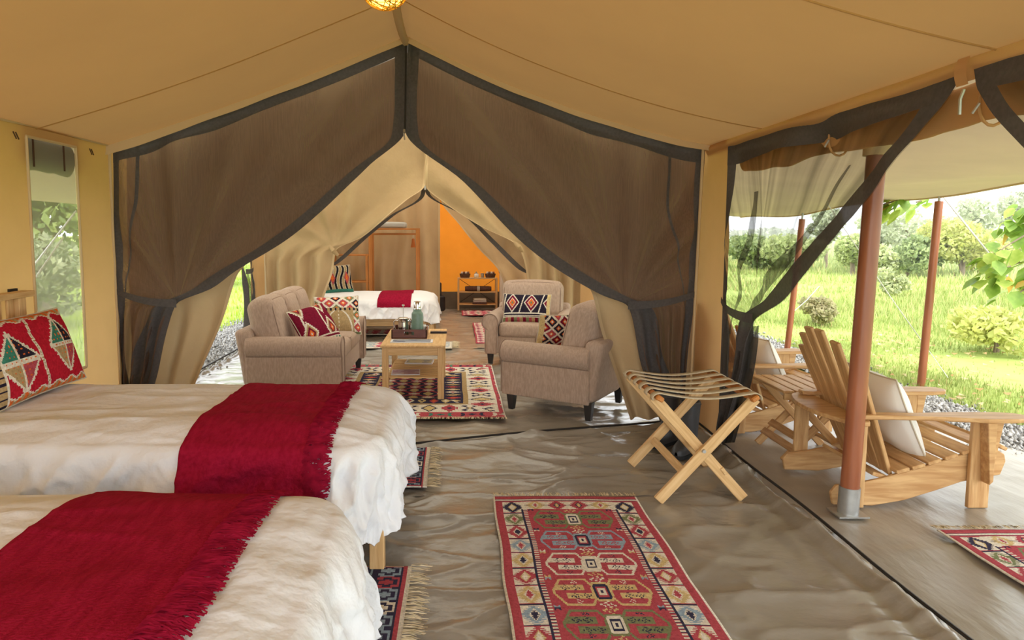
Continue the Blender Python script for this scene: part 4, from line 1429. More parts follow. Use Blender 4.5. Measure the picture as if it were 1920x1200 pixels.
def make_bed(yn, W, L, xh, top, drop, seed, lab, cat_group, throw_x, linen='bed_linen', headboard=True, far=False, wood='pine', throw_w=None, tdrop=None, rz_=0.29):
    xf = xh + L
    bed = thing('bed', lab['bed'], 'bed', (xh, yn, 0), 0, cat_group)
    r_ = 0.07
    for x in (0.05, L - 0.04):
        for y in (0.06, W - 0.06):
            hgt = 1.12 if (headboard and x < 0.1) else 0.21
            plank('leg', (x, y, 0), (x, y, hgt), 0.065, 0.065, wood, bed, up=(0, 1, 0), bevel=0.004)
    for y in (0.09, W - 0.09):
        plank('side_rail', (0.08, y, rz_), (L - 0.13, y, rz_), 0.03, 0.11, wood, bed)
    plank('end_rail', (L - 0.10, 0.12, rz_), (L - 0.10, W - 0.12, rz_), 0.03, 0.11, wood, bed)
    if headboard:
        plank('head_rail', (0.05, -0.04, 1.135), (0.05, W + 0.05, 1.135), 0.075, 0.035, wood, bed)
        plank('head_rail', (0.05, 0.05, 0.70), (0.05, W - 0.05, 0.70), 0.03, 0.06, wood, bed)
        for k in range(9):
            y = 0.13 + (W - 0.26) * k / 8
            plank('head_slat', (0.05, y, 0.70), (0.05, y, 1.12), 0.05, 0.018, wood, bed, up=(1, 0, 0))
    rb('mattress', (L - 0.34, W - 0.26, top - 0.42), 'mattress', bed, ((L) / 2 - 0.06, W / 2, 0.34 + (top - 0.42) / 2), r=0.06, n=2)
    # white cover
    nb_, na_ = 240, 210
    bs = np.linspace(0.10, L + drop - r_, nb_ + 1)
    as_ = np.linspace(-drop + r_, W + drop - r_, na_ + 1)
    B, A = np.meshgrid(bs, as_)
    P = drape(np.stack([B.ravel(), A.ravel()], 1), W, L - 0.06, top, drop, r_, seed)
    cv = link('bed_cover', mesh('bed_cover', P, gridF(nb_, na_), True), linen, None, (xh, yn, 0))
    sm = cv.modifiers.new('thick', 'SOLIDIFY')
    sm.thickness = 0.004
    sm.offset = -1
    tag(cv, lab['cover'], 'bed cover', 'white bed covers')
    # red throw
    x0, x1 = throw_x[0] - xh, throw_x[1] - xh
    td = tdrop or (drop - 0.06)
    bs = np.linspace(x0, x1, 61)
    as_ = np.linspace(-td, W + td, 171)
    B, A = np.meshgrid(bs, as_)
    B = B + 0.012 * noise2(A * 3, A * 0, seed + 40)
    fl_ = np.stack([B.ravel(), A.ravel()], 1)
    P = drape(fl_, W, L - 0.06, top, drop, r_, seed, thick=0.009)
    P[:, 2] += 0.002 * noise2(fl_[:, 0] * 30, fl_[:, 1] * 3, seed + 41)
    tw = link('red_throw', mesh('red_throw', P, gridF(60, 170), True), 'throw_red', None, (xh, yn, 0))
    sm = tw.modifiers.new('thick', 'SOLIDIFY')
    sm.thickness = 0.006
    sm.offset = -1
    tag(tw, lab['throw'], 'throw', 'red throws on the beds')
    if not far:
        # fringe on the foot-side edge
        n = 1500
        a0 = np.sort(rng.uniform(-td, W + td, n))
        ln = rng.uniform(0.055, 0.10, n)
        sk = rng.uniform(-0.035, 0.035, n)
        Vs, Fs = [], []
        wv = 0.0018
        base = x1 + 0.012 * noise2(a0 * 3, a0 * 0, seed + 40)
        strips = []
        for k, q in enumerate((-0.25, 0.0, 0.4, 0.75, 1.0)):
            bb = base + ln * q
            aa = a0 + sk * max(q, 0) ** 1.3 + 0.004 * np.sin(q * 9 + a0 * 300)
            lft = drape(np.stack([bb, aa - wv], 1), W, L - 0.06, top, drop, r_, seed, thick=0.013)
            rgt = drape(np.stack([bb, aa + wv], 1), W, L - 0.06, top, drop, r_, seed, thick=0.013)
            lift = (0.008 if 0 < k < 4 else 0.0) * rng.random(n)
            lft[:, 2] += lift
            rgt[:, 2] += lift + 0.002
            strips.append((lft, rgt))
        V = np.stack([s for pr_ in strips for s in pr_], 1).reshape(-1, 3)
        F = []
        for k in range(4):
            F.append(np.array([2 * k, 2 * k + 1, 2 * k + 3, 2 * k + 2])[None] + 10 * np.arange(n)[:, None])
        link('fringe', mesh('fringe', V, np.concatenate(F), False), 'throw_fringe', tw)['kind'] = 'stuff'
    return bed


HX = -2.57
make_bed(2.86, 1.10, 2.26, HX, 0.625, 0.47, 101, {
    'bed': 'wooden bed with slatted headboard, the farther of the two front beds',
    'cover': 'wrinkled white cover hanging over the bed below the mesh window',
    'throw': 'red fringed throw hanging across the bed below the sofa'}, 'beds', (-1.17, -0.62))
make_bed(1.17, 1.10, 2.23, HX, 0.625, 0.47, 107, {
    'bed': 'wooden bed nearest the camera at lower left',
    'cover': 'smooth white cover on the bed nearest the camera',
    'throw': 'red fringed throw on the bed nearest the camera'}, 'beds', (-1.24, -0.66))
make_bed(9.35, 1.02, 1.75, -2.05, 0.60, 0.37, 113, {
    'bed': 'wooden bed in the far tent beyond the sofa',
    'cover': 'white cover on the far bed beyond the coffee table',
    'throw': 'short red throw folded over the far bed'}, 'beds', (-1.08, -0.62), linen='bed_linen_far', headboard=False, far=True, tdrop=0.14, rz_=0.235)

# ------------------------------------------------------------------ woven textiles (colour per woven cell)
mat('kilim', (0, 0, 0), rough=0.95, spec=0.05, attr='Col', nscale=70, bump=0.35, bscale=260)
mat('fringe_cream', (222, 208, 178), (204, 188, 152), rough=0.95, spec=0.05, nscale=40)
PALN = ['red', 'cream', 'navy', 'blue', 'gold', 'green', 'dark', 'tan', 'orange', 'burgundy', 'rose', 'black', 'teal', 'crimson']
PAL = np.array([lin(c)[:3] for c in [(176, 78, 88), (222, 214, 198), (58, 56, 78), (146, 166, 182), (206, 182, 130), (124, 130, 94), (44, 38, 52), (176, 150, 108), (222, 110, 52), (120, 26, 50), (206, 104, 124), (36, 32, 34), (64, 128, 110), (182, 34, 52)]])
ID = {n: i for i, n in enumerate(PALN)}


def put(C, m, name):
    C[m] = ID[name]


def serrated(dx, dy, w, h, st):
    """stepped diamond mask"""
    s = np.round(dy / st) * st
    return np.abs(dx) < w * (1 - np.abs(s) / h) + 0.25 * w * ((np.round(dy / (st * 0.5)) % 2) == 0) * (np.abs(dy) < h)


def curl(x, y, s):
    """small knotted scroll: four petals with hooks"""
    r = np.hypot(x, y) / s
    a = np.arctan2(y, x)
    return ((r > 0.45) & (r < 0.78) & (np.sin(4 * a) > -0.2)) | ((r > 0.9) & (r < 1.2) & (np.cos(4 * a + 0.8) > 0.55)) | (r < 0.18)


def pat_runner(x, y, W, L):
    C = np.full(x.shape, ID['red'])
    xb = np.minimum(x, W - x)
    yb = np.minimum(y, L - y)
    put(C, (yb > .046) & (yb < .054), 'navy')
    put(C, (yb >= .054) & (yb < .068), 'cream')
    put(C, (yb >= .068) & (yb < .073), 'navy')
    band = (((xb > .05) & (xb < .15)) | ((yb > .085) & (yb < .19))) & (xb > .05) & (yb > .085)
    put(C, band, 'cream')
    # motifs down the sides
    seq = ['navy', 'green', 'red', 'blue', 'gold', 'red', 'gold', 'blue', 'red', 'green', 'gold', 'blue', 'red']
    inn = ['cream', 'red', 'navy', 'red', 'navy', 'cream', 'red', 'navy', 'cream', 'red', 'navy', 'red', 'navy']
    p = .148
    k = np.floor((y - .085) / p).astype(int)
    dy = (y - .085) - (k + .5) * p
    dx = xb - .10
    for i in range(14):
        mk = (k == i) & (xb > .05) & (xb < .15)
        c, d = seq[i % 13], inn[i % 13]
        put(C, mk & serrated(dx, dy, .052, .066, .011), c)
        put(C, mk & (np.abs(dy) > .066) & (np.abs(dx) < .012), c)
        put(C, mk & (np.abs(dx) / .024 + np.abs(dy) / .046 < 1), 'cream' if d != 'cream' else 'gold')
        put(C, mk & serrated(dx, dy, .013, .036, .012), d)
        put(C, mk & (np.abs(np.abs(dy) - .071) < .0035), 'navy' if i % 2 else 'red')
    # motifs across the ends
    nx = 6
    q = (W - .10) / nx
    j = np.floor((x - .05) / q).astype(int)
    ex = (x - .05) - (j + .5) * q
    ey = yb - .1375
    for i in range(1, nx - 1):
        mk = (j == i) & (yb > .085) & (yb < .19)
        c = ['gold', 'red', 'red', 'gold'][i - 1]
        put(C, mk & serrated(ex, ey, .048, .055, .011), c)
        put(C, mk & (np.abs(ex) / .02 + np.abs(ey) / .04 < 1), 'navy' if c == 'red' else 'cream')
        put(C, mk & serrated(ex, ey, .010, .03, .01), 'gold' if c == 'red' else 'red')
        put(C, mk & (np.abs(ey) < .004) & (np.abs(ex) > .03), 'navy')
    # comb teeth beside the field
    comb = (xb >= .15) & (xb < .178) & (yb > .19)
    put(C, comb, 'red')
    ph = (y / .021) % 1
    put(C, comb & (ph < .45), 'cream')
    put(C, comb & (ph >= .45) & (ph < .62), 'navy')
    put(C, (np.abs(xb - .150) < .0032) & (yb > .19), 'navy')
    # field
    hw = W / 2 - .185
    u = (x - W / 2) / hw
    y0, pt = .195, .238
    r = np.floor((y - y0) / pt).astype(int)
    fy = (y - y0) / pt - r
    field = (xb > .18) & (yb > .195)
    cols = ['green', 'blue', 'cream', 'gold']
    v = (fy - .5) * 2
    for i in range(8):
        c = cols[i % 4]
        f = field & (r == i)
        for s in (-1, 1):
            uu = u - s * .50
            edge = .44 - .24 * np.maximum(np.abs(v) - .12, 0)
            hexa = (np.abs(v) < .88) & (np.abs(uu) < edge)
            inner = (np.abs(v) < .76) & (np.abs(uu) < edge - .055)
            put(C, f & hexa, c)
            put(C, f & inner, 'red')
            strip = inner & (np.abs(np.abs(v) - .27) < .19) & (np.abs(uu - .10 * np.sign(v)) < .29)
            put(C, f & strip, c)
            sx_, sy_ = (uu - .08 * np.sign(v)) * hw, (np.abs(v) - .27) * pt / 2
            put(C, f & strip & (curl(sx_ - .022, sy_, .017) | curl(sx_ + .022, sy_, .017)), 'navy' if c != 'blue' else 'red')
            put(C, f & inner & curl(uu * hw, (np.abs(v) - .63) * pt / 2, .014), 'cream' if i % 2 else 'navy')
        oc = (np.abs(v) < .50) & (np.abs(u) < .155 - .10 * np.maximum(np.abs(v) - .22, 0))
        put(C, f & (np.abs(v) < .62) & (np.abs(u) < .19 - .10 * np.maximum(np.abs(v) - .25, 0)), c)
        put(C, f & oc, 'navy' if i % 2 else 'cream')
        put(C, f & (np.abs(v) < .34) & (np.abs(u) < .10), 'red' if i % 2 else 'navy')
        put(C, f & (np.abs(v) < .22) & (np.abs(u) < .062), 'cream')
        put(C, f & (np.abs(v) < .10) & (np.abs(u) < .03), 'navy')
        put(C, f & curl(u * hw, (1 - np.abs(v)) * pt / 2 - .018, .026), 'cream' if i % 2 else 'gold')
        bw = (np.abs(np.abs(u) - .955) < .055) & (np.abs(np.abs(v) - 1) < .16) & (np.abs(np.abs(v) - 1) * .36 < np.abs(np.abs(u) - .955) + .015)
        put(C, f & bw, ['navy', 'cream', 'gold', 'blue'][i % 4])
    put(C, xb < .011, 'cream')
    return C


def pat_salon(x, y, W, L):
    C = np.full(x.shape, ID['red'])
    xb, yb = np.minimum(x, W - x), np.minimum(y, L - y)
    e = np.minimum(xb + .10, yb)
    t = np.where(xb + .10 < yb, y, x)
    # outer border scrolls
    k = np.floor(t / .26).astype(int)
    s = t - (k + .5) * .26
    o = e - .075
    sc = (np.abs(np.abs(s) - .07 - .3 * np.abs(o)) < .014) & (np.abs(o) < .05)
    out = e < .15
    for i, c in enumerate(('cream', 'teal', 'navy')):
        put(C, out & (k % 3 == i) & (sc | (np.abs(s) / .045 + np.abs(o) / .03 < 1)), c)
    put(C, out & (np.abs(s) / .02 + np.abs(o) / .014 < 1), 'navy')
    # cream band with stars, diamonds and hooks
    cb = (e >= .15) & (e < .40)
    put(C, cb, 'cream')
    p = .17
    k = np.floor((t + .03) / p).astype(int)
    s = ((t + .03) - (k + .5) * p) / 1.45
    o = (e - .275) / 1.2
    m0 = cb & (k % 3 == 0)
    put(C, m0 & (np.abs(o) / .10 + np.abs(s) / .05 < 1), 'navy')
    put(C, m0 & (np.abs(o) / .075 + np.abs(s) / .036 < 1), 'gold')
    m1 = cb & (k % 3 == 1)
    put(C, m1 & serrated(o, s, .085, .05, .014), 'red')
    put(C, m1 & (np.abs(o) / .03 + np.abs(s) / .02 < 1), 'navy')
    m2 = cb & (k % 3 == 2)
    put(C, m2 & ((np.abs(np.abs(o) - np.abs(s) * 1.3) < .012) & (np.abs(o) < .06) | (np.hypot(np.abs(o) - .06, np.abs(s) - .03) < .016)), 'navy')
    put(C, m2 & (np.abs(o) / .025 + np.abs(s) / .016 < 1), 'gold')
    put(C, (e >= .40) & (e < .44), 'tan')
    # navy band with diamonds
    nb = (e >= .44) & (e < .62)
    put(C, nb, 'navy')
    p = .105
    k = np.floor(t / p).astype(int)
    s = t - (k + .5) * p
    o = e - .53
    d = np.abs(o) / .075 + np.abs(s) / .040
    for i, (c, c2) in enumerate((('cream', 'red'), ('gold', 'navy'), ('red', 'orange'), ('gold', 'cream'))):
        put(C, nb & (k % 4 == i) & (d < 1), c)
        put(C, nb & (k % 4 == i) & (d < .4), c2)
    put(C, (e >= .62) & (e < .64), 'tan')
    core = e >= .64
    put(C, core, 'navy')
    k = np.floor(y / .13).astype(int)
    s = np.abs(y - (k + .5) * .13) * .7
    q = np.abs(((x / .26 + .5 * (k % 2)) % 1) - .5)
    put(C, core & (np.abs(q - s * 4) < .12), 'red')
    put(C, core & (q + s * 8 < .22), 'cream')
    put(C, core & (q - s * 3 > .32), 'gold')
    put(C, (xb < .012), 'cream')
    return C


HOOK = ["........", ".######.", ".#....#.", "##.##.##", "#..##..#", "#.####.#", "#..##..#", "##.##.##", ".#....#.", "........"]
HK = np.array([[c == '#' for c in r] for r in HOOK])


def pat_bedside(x, y, W, L, end='x'):
    """hooks in rows on navy; x along the rug (fringed ends), y across"""
    C = np.full(x.shape, ID['navy'])
    p, q = .125, .098
    k, j = np.floor((W - x - .03) / p).astype(int), np.floor(y / q).astype(int)
    fx, fy = ((W - x - .03) / p) % 1, (y / q) % 1
    ix, iy = np.clip((fx * 10).astype(int), 0, 9), np.clip((fy * 8).astype(int), 0, 7)
    hk = HK[ix, iy]
    sel = (j + k * 2) % 5
    for i, c in enumerate(('blue', 'red', 'blue', 'cream', 'blue')):
        put(C, hk & (sel == i), c)
    put(C, (np.abs(fx) < .06) & (np.abs(fy - .5) < .25), 'red')
    yb = np.minimum(y, L - y)
    xb = np.minimum(x, W - x)
    put(C, yb < .018, 'red')
    put(C, yb < .008, 'cream')
    put(C, xb < .035, 'red')
    put(C, xb < .022, 'cream')
    return C


def pat_far(x, y, W, L):
    C = np.full(x.shape, ID['rose'])
    xb, yb = np.minimum(x, W - x), np.minimum(y, L - y)
    e = np.minimum(xb, yb)
    put(C, e < .14, 'cream')
    t = np.where(xb < yb, y, x)
    put(C, (e < .14) & serrated(e - .07, (t % .16) - .08, .05, .07, .02), 'rose')
    put(C, (e < .14) & (np.abs((t % .16) - .08) < .02) & (np.abs(e - .07) < .02), 'navy')
    put(C, e < .03, 'red')
    put(C, (e > .14) & serrated((x % .2) - .1, (y % .2) - .1, .07, .09, .02), 'cream')
    put(C, (e > .14) & serrated((x % .2) - .1, (y % .2) - .1, .03, .05, .02), 'navy')
    return C


def pat_hall(x, y, W, L):
    C = np.full(x.shape, ID['rose'])
    xb, yb = np.minimum(x, W - x), np.minimum(y, L - y)
    put(C, xb < .26, 'blue')
    put(C, (xb < .26) & (((x / .04).astype(int) + (y / .04).astype(int)) % 2 == 0), 'cream')
    put(C, (xb > .26) & (yb < .12), 'red')
    put(C, (xb > .26) & serrated((x % .18) - .09, (y % .16) - .08, .06, .07, .02), 'cream')
    put(C, (xb > .26) & serrated((x % .18) - .09, (y % .16) - .08, .02, .04, .02), 'blue')
    put(C, np.minimum(xb, yb) < .03, 'cream')
    return C


def rug(label, x0, y0, W, L, pat, nx, fringe, seed, z=0.012, flen=0.06, wave=0.006, group='woven rugs'):
    """fringe: which ends carry it: subset of 'NSEW' (N far, S near)"""
    ny = int(nx * L / W)
    xs, ys = np.linspace(0, W, nx + 1), np.linspace(0, L, ny + 1)
    Xg, Yg = np.meshgrid(xs, ys)

    def zf(X, Y):
        e = np.clip(np.minimum(np.minimum(X, W - X), np.minimum(Y, L - Y)) / 0.02, 0, 1)
        return z + 0.5 * wave * (1 + noise2(X * 3 + 7, Y * 4, seed)) + 0.25 * wave * noise2(X * 9, Y * 9, seed + 1) - 0.004 * (1 - e)

    def wob(X, Y):
        return X + 0.006 * noise2(Y * 3, X * 0.5, seed + 2), Y + 0.006 * noise2(X * 4, Y * 0.5, seed + 3)
    wx, wy = wob(Xg, Yg)
    V = np.stack([wx, wy, zf(Xg, Yg)], -1).reshape(-1, 3)
    F = gridF(nx, ny)
    cx, cy = (Xg[:-1, :-1] + W / nx / 2).ravel(), (Yg[:-1, :-1] + L / ny / 2).ravel()
    cid = pat(cx, L - cy, W, L)
    cols = PAL[cid] * rng.uniform(0.9, 1.08, (len(cid), 1))
    o = link('woven_rug', mesh('woven_rug', V, F, True, cols), 'kilim', None, (x0, y0, 0))
    tag(o, label, 'rug', group)
    sm = o.modifiers.new('thick', 'SOLIDIFY')
    sm.thickness = 0.005
    sm.offset = -1
    for e in fringe:
        n = int((W if e in 'NS' else L) / 0.0045)
        t = rng.uniform(0, W if e in 'NS' else L, n)
        clump = 0.006 * np.sin(t * 160)
        ln = flen * rng.uniform(0.6, 1.15, n)
        sk = rng.normal(0, 0.010, n) + clump
        Vf = []
        for q in (0, .5, 1.0):
            for sgn in (-1, 1):
                a = t + sk * q + sgn * 0.0016
                d = ln * q
                hz = z + 0.006 + (0.008 * math.sin(q * PI) + 0.0) * rng.random(n) - 0.008 * q
                if e == 'N':
                    P = np.stack([a, L + d, hz], 1)
                elif e == 'S':
                    P = np.stack([a, -d, hz], 1)
                elif e == 'E':
                    P = np.stack([W + d, a, hz], 1)
                else:
                    P = np.stack([-d, a, hz], 1)
                Vf.append(P)
        Vf = np.stack(Vf, 1).reshape(-1, 3)
        Ff = np.concatenate([np.array([2 * k, 2 * k + 1, 2 * k + 3, 2 * k + 2])[None] + 6 * np.arange(n)[:, None] for k in (0, 1)])
        link('fringe', mesh('fringe', Vf, Ff, False), 'fringe_cream', o)['kind'] = 'stuff'
    return o


rn = rug('red and cream kilim runner with hexagons in the middle of the front floor', 0.205, 1.80, 0.805, 1.92, pat_runner, 150, 'NS', 201, group='kilim runners')
r2 = copy_tree(rn)
r2.location = (2.40, 1.37, 0)
r2['label'] = 'red kilim runner on the veranda at the lower right edge'
rug('large red, cream and navy rug with stars under the coffee table', -1.30, 5.36, 1.70, 2.16, pat_salon, 150, 'NS', 211, flen=0.04)
rug('navy hooked rug with long cream fringe beyond the farther front bed', -1.30, 3.86, 1.13, 0.74, pat_bedside, 130, 'E', 221, flen=0.075, group='navy bedside rugs')
rug('navy hooked rug with long cream fringe between the two front beds', -1.35, 2.16, 1.15, 0.76, pat_bedside, 130, 'E', 223, flen=0.085, group='navy bedside rugs')
rug('pink, blue and cream rug lying in front of the far bed', -1.35, 8.62, 1.30, 0.50, pat_hall, 70, 'E', 231, flen=0.10)
rug('pink and cream rug left of the far armchair', 0.27, 9.00, 0.62, 2.05, pat_far, 50, '', 233)
rug('small pink rug in front of the far shelf', 0.10, 12.02, 0.66, 0.72, pat_far, 44, '', 235)
rug('rose rug edge showing beneath the far bed', -1.90, 9.75, 1.50, 0.50, pat_hall, 50, 'E', 237, flen=0.08)


# ------------------------------------------------------------------ cushions
def cu_redband(u, v):
    """red with cream-stitched curved bands and quartered diamonds; u along width, v height (0..1)"""
    C = np.full(u.shape, ID['crimson'])
    q = u * 2.0 % 1.0                     # two repeats over the width
    # serrated cream-edged diamond column
    vv = v - np.where(u > .5, .52, .44)
    d = np.abs(q - .5) / .33 + np.abs(vv) / .34
    saw = 0.06 * (np.sin(v * 130) > 0)
    put(C, (d < 1.12 + saw) & (d >= 1.0), 'cream')
    quarter = (q > .5).astype(int) * 2 + (vv > 0).astype(int)
    for i, c in enumerate(('tan', 'teal', 'red', 'dark')):
        put(C, (d < 1.0) & (quarter == i), c)
    put(C, (d < 1) & ((np.abs(q - .5) < .02) | (np.abs(vv) < .03)), 'cream')
    dots = (np.sin(u * 150) > .55) & (np.sin(v * 100) > .55)
    put(C, (d < .9) & dots, 'orange')
    # stitched bands
    bnd = np.abs(((u * 2.0 + .5 + .10 * np.sin(v * 3)) % 1.0) - .5)
    put(C, bnd < .028, 'cream')
    put(C, (bnd < .012) & (np.sin(v * 170) > 0), 'tan')
    e = np.abs(v - .5)
    tri = e > .40 + .06 * np.abs(((u * 6) % 1) - .5) * 2
    put(C, tri, 'orange')
    put(C, tri & (np.sin(u * 90) > .2), 'tan')
    put(C, np.abs(e - .40 - .06 * np.abs(((u * 6) % 1) - .5) * 2) < .012, 'cream')
    put(C, u < .10, 'tan')
    put(C, (u < .10) & (np.sin(v * 80) > .6), 'dark')
    put(C, np.abs(u - .10) < .008, 'cream')
    return C


def lattice(u, v, n, cols, core, line='cream', lw=.12):
    a, b = (u + v) * n, (u - v) * n
    k = (np.floor(a).astype(int) * 2 + np.floor(b).astype(int)) % len(cols)
    fa, fb = np.abs(a % 1 - .5), np.abs(b % 1 - .5)
    C = np.zeros(u.shape, int)
    for i, c in enumerate(cols):
        put(C, k == i, c)
    m = np.maximum(fa, fb)
    put(C, m < .2, core)
    put(C, m < .09, line)
    put(C, m > .5 - lw, line)
    return C


def cu_burgundy(u, v):
    C = np.full(u.shape, ID['burgundy'])
    w = np.abs(((u * 2.2 + .25 * np.sin(v * 3)) % 1) - .5)
    put(C, w < .04, 'cream')
    d = np.abs(((u * 1.8 + .2) % 1) - .5) / .28 + np.abs(((v * 1.4 + .1) % 1) - .5) / .42
    put(C, (d < 1) & (d > .82), 'cream')
    put(C, d <= .82, 'tan')
    put(C, d < .6, 'burgundy')
    put(C, d < .34, 'orange')
    put(C, d < .12, 'cream')
    put(C, (d > 1) & (d < 1.1) & (np.sin(v * 130) > 0), 'cream')
    e = np.abs(v - .12)
    put(C, e < .05, 'cream')
    put(C, e < .025, 'burgundy')
    put(C, (v < .07), 'teal')
    put(C, (v < .07) & (np.sin(u * 60) > 0), 'cream')
    return C


def cu_green(u, v):
    C = lattice(u, v, 3.2, ['red', 'green', 'dark', 'red'], 'orange')
    mid = (v < .62) & (np.abs(u - .5) < .34)
    put(C, mid, 'tan')
    put(C, mid & (np.abs(np.abs(u - .5) - .30 * np.sqrt(np.clip(1 - (v / .6) ** 2, 0, 1))) < .02), 'cream')
    put(C, mid & (np.abs(u - .5) < .012) & (np.sin(v * 70) > 0), 'cream')
    put(C, (np.abs(v - .62) < .035), 'tan')
    put(C, (np.abs(v - .62) < .035) & (np.sin(u * 60) > .3), 'dark')
    put(C, v < .05, 'green')
    return C


def cu_brown(u, v):
    C = np.full(u.shape, ID['dark'])
    d = np.abs(((u * 2.5) % 1) - .5) / .34 + np.abs(v - .66) / .30
    put(C, (d < 1.15) & (d > .95), 'cream')
    put(C, d <= .95, 'burgundy')
    put(C, d < .6, 'cream')
    put(C, d < .5, 'orange')
    put(C, d < .2, 'green')
    put(C, np.abs(((u * 2.5 + .5) % 1) - .5 - .4 * (v - .6)) < .03, 'cream')
    b = v < .30
    put(C, b, 'dark')
    put(C, np.abs(v - .30) < .02, 'cream')
    put(C, np.abs(v - .22) < .015, 'cream')
    st = (u * 16).astype(int) % 4
    for i, c in enumerate(('green', 'red', 'tan', 'burgundy')):
        put(C, (v < .17) & (st == i), c)
    put(C, np.abs(v - .18) < .012, 'cream')
    put(C, u > .93, 'gold')
    return C


def cu_lattice(u, v):
    C = lattice(u, v, 3.4, ['red', 'dark', 'burgundy', 'dark'], 'orange', 'cream', .10)
    put(C, u > .9, 'gold')
    return C


def cu_zebra(u, v):
    C = np.full(u.shape, ID['tan'])
    w = np.sin(u * 34 + 3 * np.sin(v * 5))
    put(C, w > .1, 'black')
    put(C, np.abs(w - .1) < .2, 'cream')
    d = np.abs((u * 2 % 1) - .5) / .2 + np.abs(v - .5) / .25
    put(C, d < 1, 'red')
    put(C, d < .6, 'orange')
    put(C, v < .1, 'teal')
    return C


def pillow_grid(w, h, t, n, m, wob, seed):
    u, v = np.linspace(-1, 1, n + 1), np.linspace(-1, 1, m + 1)
    U, Vv = np.meshgrid(u, v)
    pinch = 1 - 0.055 * (1 - np.abs(Vv) ** 2) * np.abs(U) ** 3
    pinch2 = 1 - 0.055 * (1 - np.abs(U) ** 2) * np.abs(Vv) ** 3
    X, Z = U * w / 2 * pinch, Vv * h / 2 * pinch2
    T = t / 2 * np.clip(1 - np.abs(U) ** 2.6, 0, 1) ** .55 * np.clip(1 - np.abs(Vv) ** 2.6, 0, 1) ** .55
    T = T * (1 + wob * noise2(U * 2.2, Vv * 2.2, seed))
    return X, Z, T


def cushion(label, pat, w, h, t, loc, rot, seed, trim=None, m='kilim', group=None, back='tan', sag=0.0, cat='cushion', name='cushion'):
    n, mm = (108, int(108 * h / w)) if pat else (30, 30)
    X, Z, T = pillow_grid(w, h, t, n, mm, .12, seed)
    Z = Z - sag * (X / w * 2) ** 2
    A = np.stack([X, -T, Z], -1).reshape(-1, 3)
    B = np.stack([X, T, Z], -1).reshape(-1, 3)
    F = np.concatenate([gridF(n, mm), gridF(n, mm, len(A), True)])
    V = np.concatenate([A, B])
    cols = None
    if pat:
        cu, cv = np.meshgrid((np.arange(n) + .5) / n, (np.arange(mm) + .5) / mm)
        ids = pat(cu.ravel(), cv.ravel())
        cols = np.concatenate([PAL[ids] * rng.uniform(.9, 1.08, (n * mm, 1)), PAL[ids] * rng.uniform(.9, 1.08, (n * mm, 1))])
    t_ = link(name, mesh(name, V, F, True, cols), m, None, loc, rot)
    tag(t_, label, cat, group)
    rim = [i for i in range(n + 1)]
    P = A.reshape(mm + 1, n + 1, 3)
    loop = list(P[0, ::3]) + list(P[::3, -1]) + list(P[-1, ::-3]) + list(P[::-3, 0])
    if trim:
        MB().tube(loop, 0.005, 5, cap=False).build('piping', trim, t_, smooth=True)
    return t_


D = math.radians
G = 'kilim cushions'
cushion('red kilim cushion with quartered diamonds against the slatted headboard', cu_redband, .80, .44, .17, (-2.26, 3.57, .845), (D(-20), 0, D(90)), 1, 'cord_beige', group=G)
cushion('cream pillow behind the red kilim cushion', None, .70, .42, .16, (-2.42, 3.60, .80), (D(-16), 0, D(92)), 2, None, 'pillow_white', cat='pillow', name='pillow')
cushion('burgundy kilim cushion slumped at the near end of the sofa', cu_burgundy, .46, .40, .18, (-1.30, 6.24, .63), (D(-34), D(-6), D(58)), 3, 'cord_beige', group=G)
cushion('green and red kilim cushion propped at the far end of the sofa', cu_green, .46, .42, .15, (-1.22, 6.98, .63), (D(-24), 0, D(18)), 4, 'cord_beige', group=G)
cushion('brown kilim cushion with orange diamonds on the far armchair', cu_brown, .54, .34, .16, (.80, 7.66, .625), (D(-20), 0, D(-12)), 5, 'cord_beige', group=G)
cushion('small red lattice kilim cushion on the near armchair', cu_lattice, .40, .38, .14, (.90, 5.98, .60), (D(-22), 0, D(-165)), 6, 'cord_beige', group=G)
cushion('black and tan kilim cushion at the head of the far bed', cu_zebra, .46, .42, .16, (-1.73, 9.95, .80), (D(-18), 0, D(35)), 7, 'cord_beige', group=G)
cushion('white cushion with beige piping on the nearer garden chair', None, .50, .50, .17, (2.52, 3.93, .455), (D(-23), 0, D(88)), 8, 'cord_beige', 'cushion_white', 'white garden cushions')
cushion('white cushion with beige piping on the farther garden chair', None, .50, .50, .17, (2.42, 5.30, .455), (D(-24), 0, D(94)), 9, 'cord_beige', 'cushion_white', 'white garden cushions')

# ------------------------------------------------------------------ small things
mat('walnut', (104, 56, 40), (84, 42, 30), rough=0.35, spec=0.5, nscale=6, stretch=(1, 8, 8))
mat('thermos_green', (112, 138, 122), (104, 130, 114), rough=0.35, spec=0.5, nscale=40)
mat('porcelain', (236, 234, 228), rough=0.2)
mat('rubber', (70, 70, 73), (60, 60, 63), rough=0.4, spec=0.45, nscale=12)
mat('rubber_sole', (30, 30, 32), rough=0.7)
mat('paper', (226, 224, 222), rough=0.7)
mat('print', (0, 0, 0), rough=0.45, attr='Col', nscale=4)
mat('lamp_glow', (255, 200, 70), rough=0.6, emit=(255, 210, 90), estr=3.0)
mat('lamp_fibre', (226, 190, 88), (200, 160, 60), rough=0.8, nscale=40, trans=0.4)
mat('maroon', (84, 34, 34), rough=0.5)
mat('towel_brown', (98, 70, 60), (84, 58, 50), rough=0.95, nscale=40)
mat('towel_grey', (182, 176, 166), rough=0.95)
mat('wicker', (110, 78, 56), (76, 52, 38), rough=0.8, nscale=60)
mat('case_black', (44, 38, 38), rough=0.6)
mat('tassel', (176, 96, 40), rough=0.9)
mat('cabinet_white', (216, 206, 188), rough=0.7)

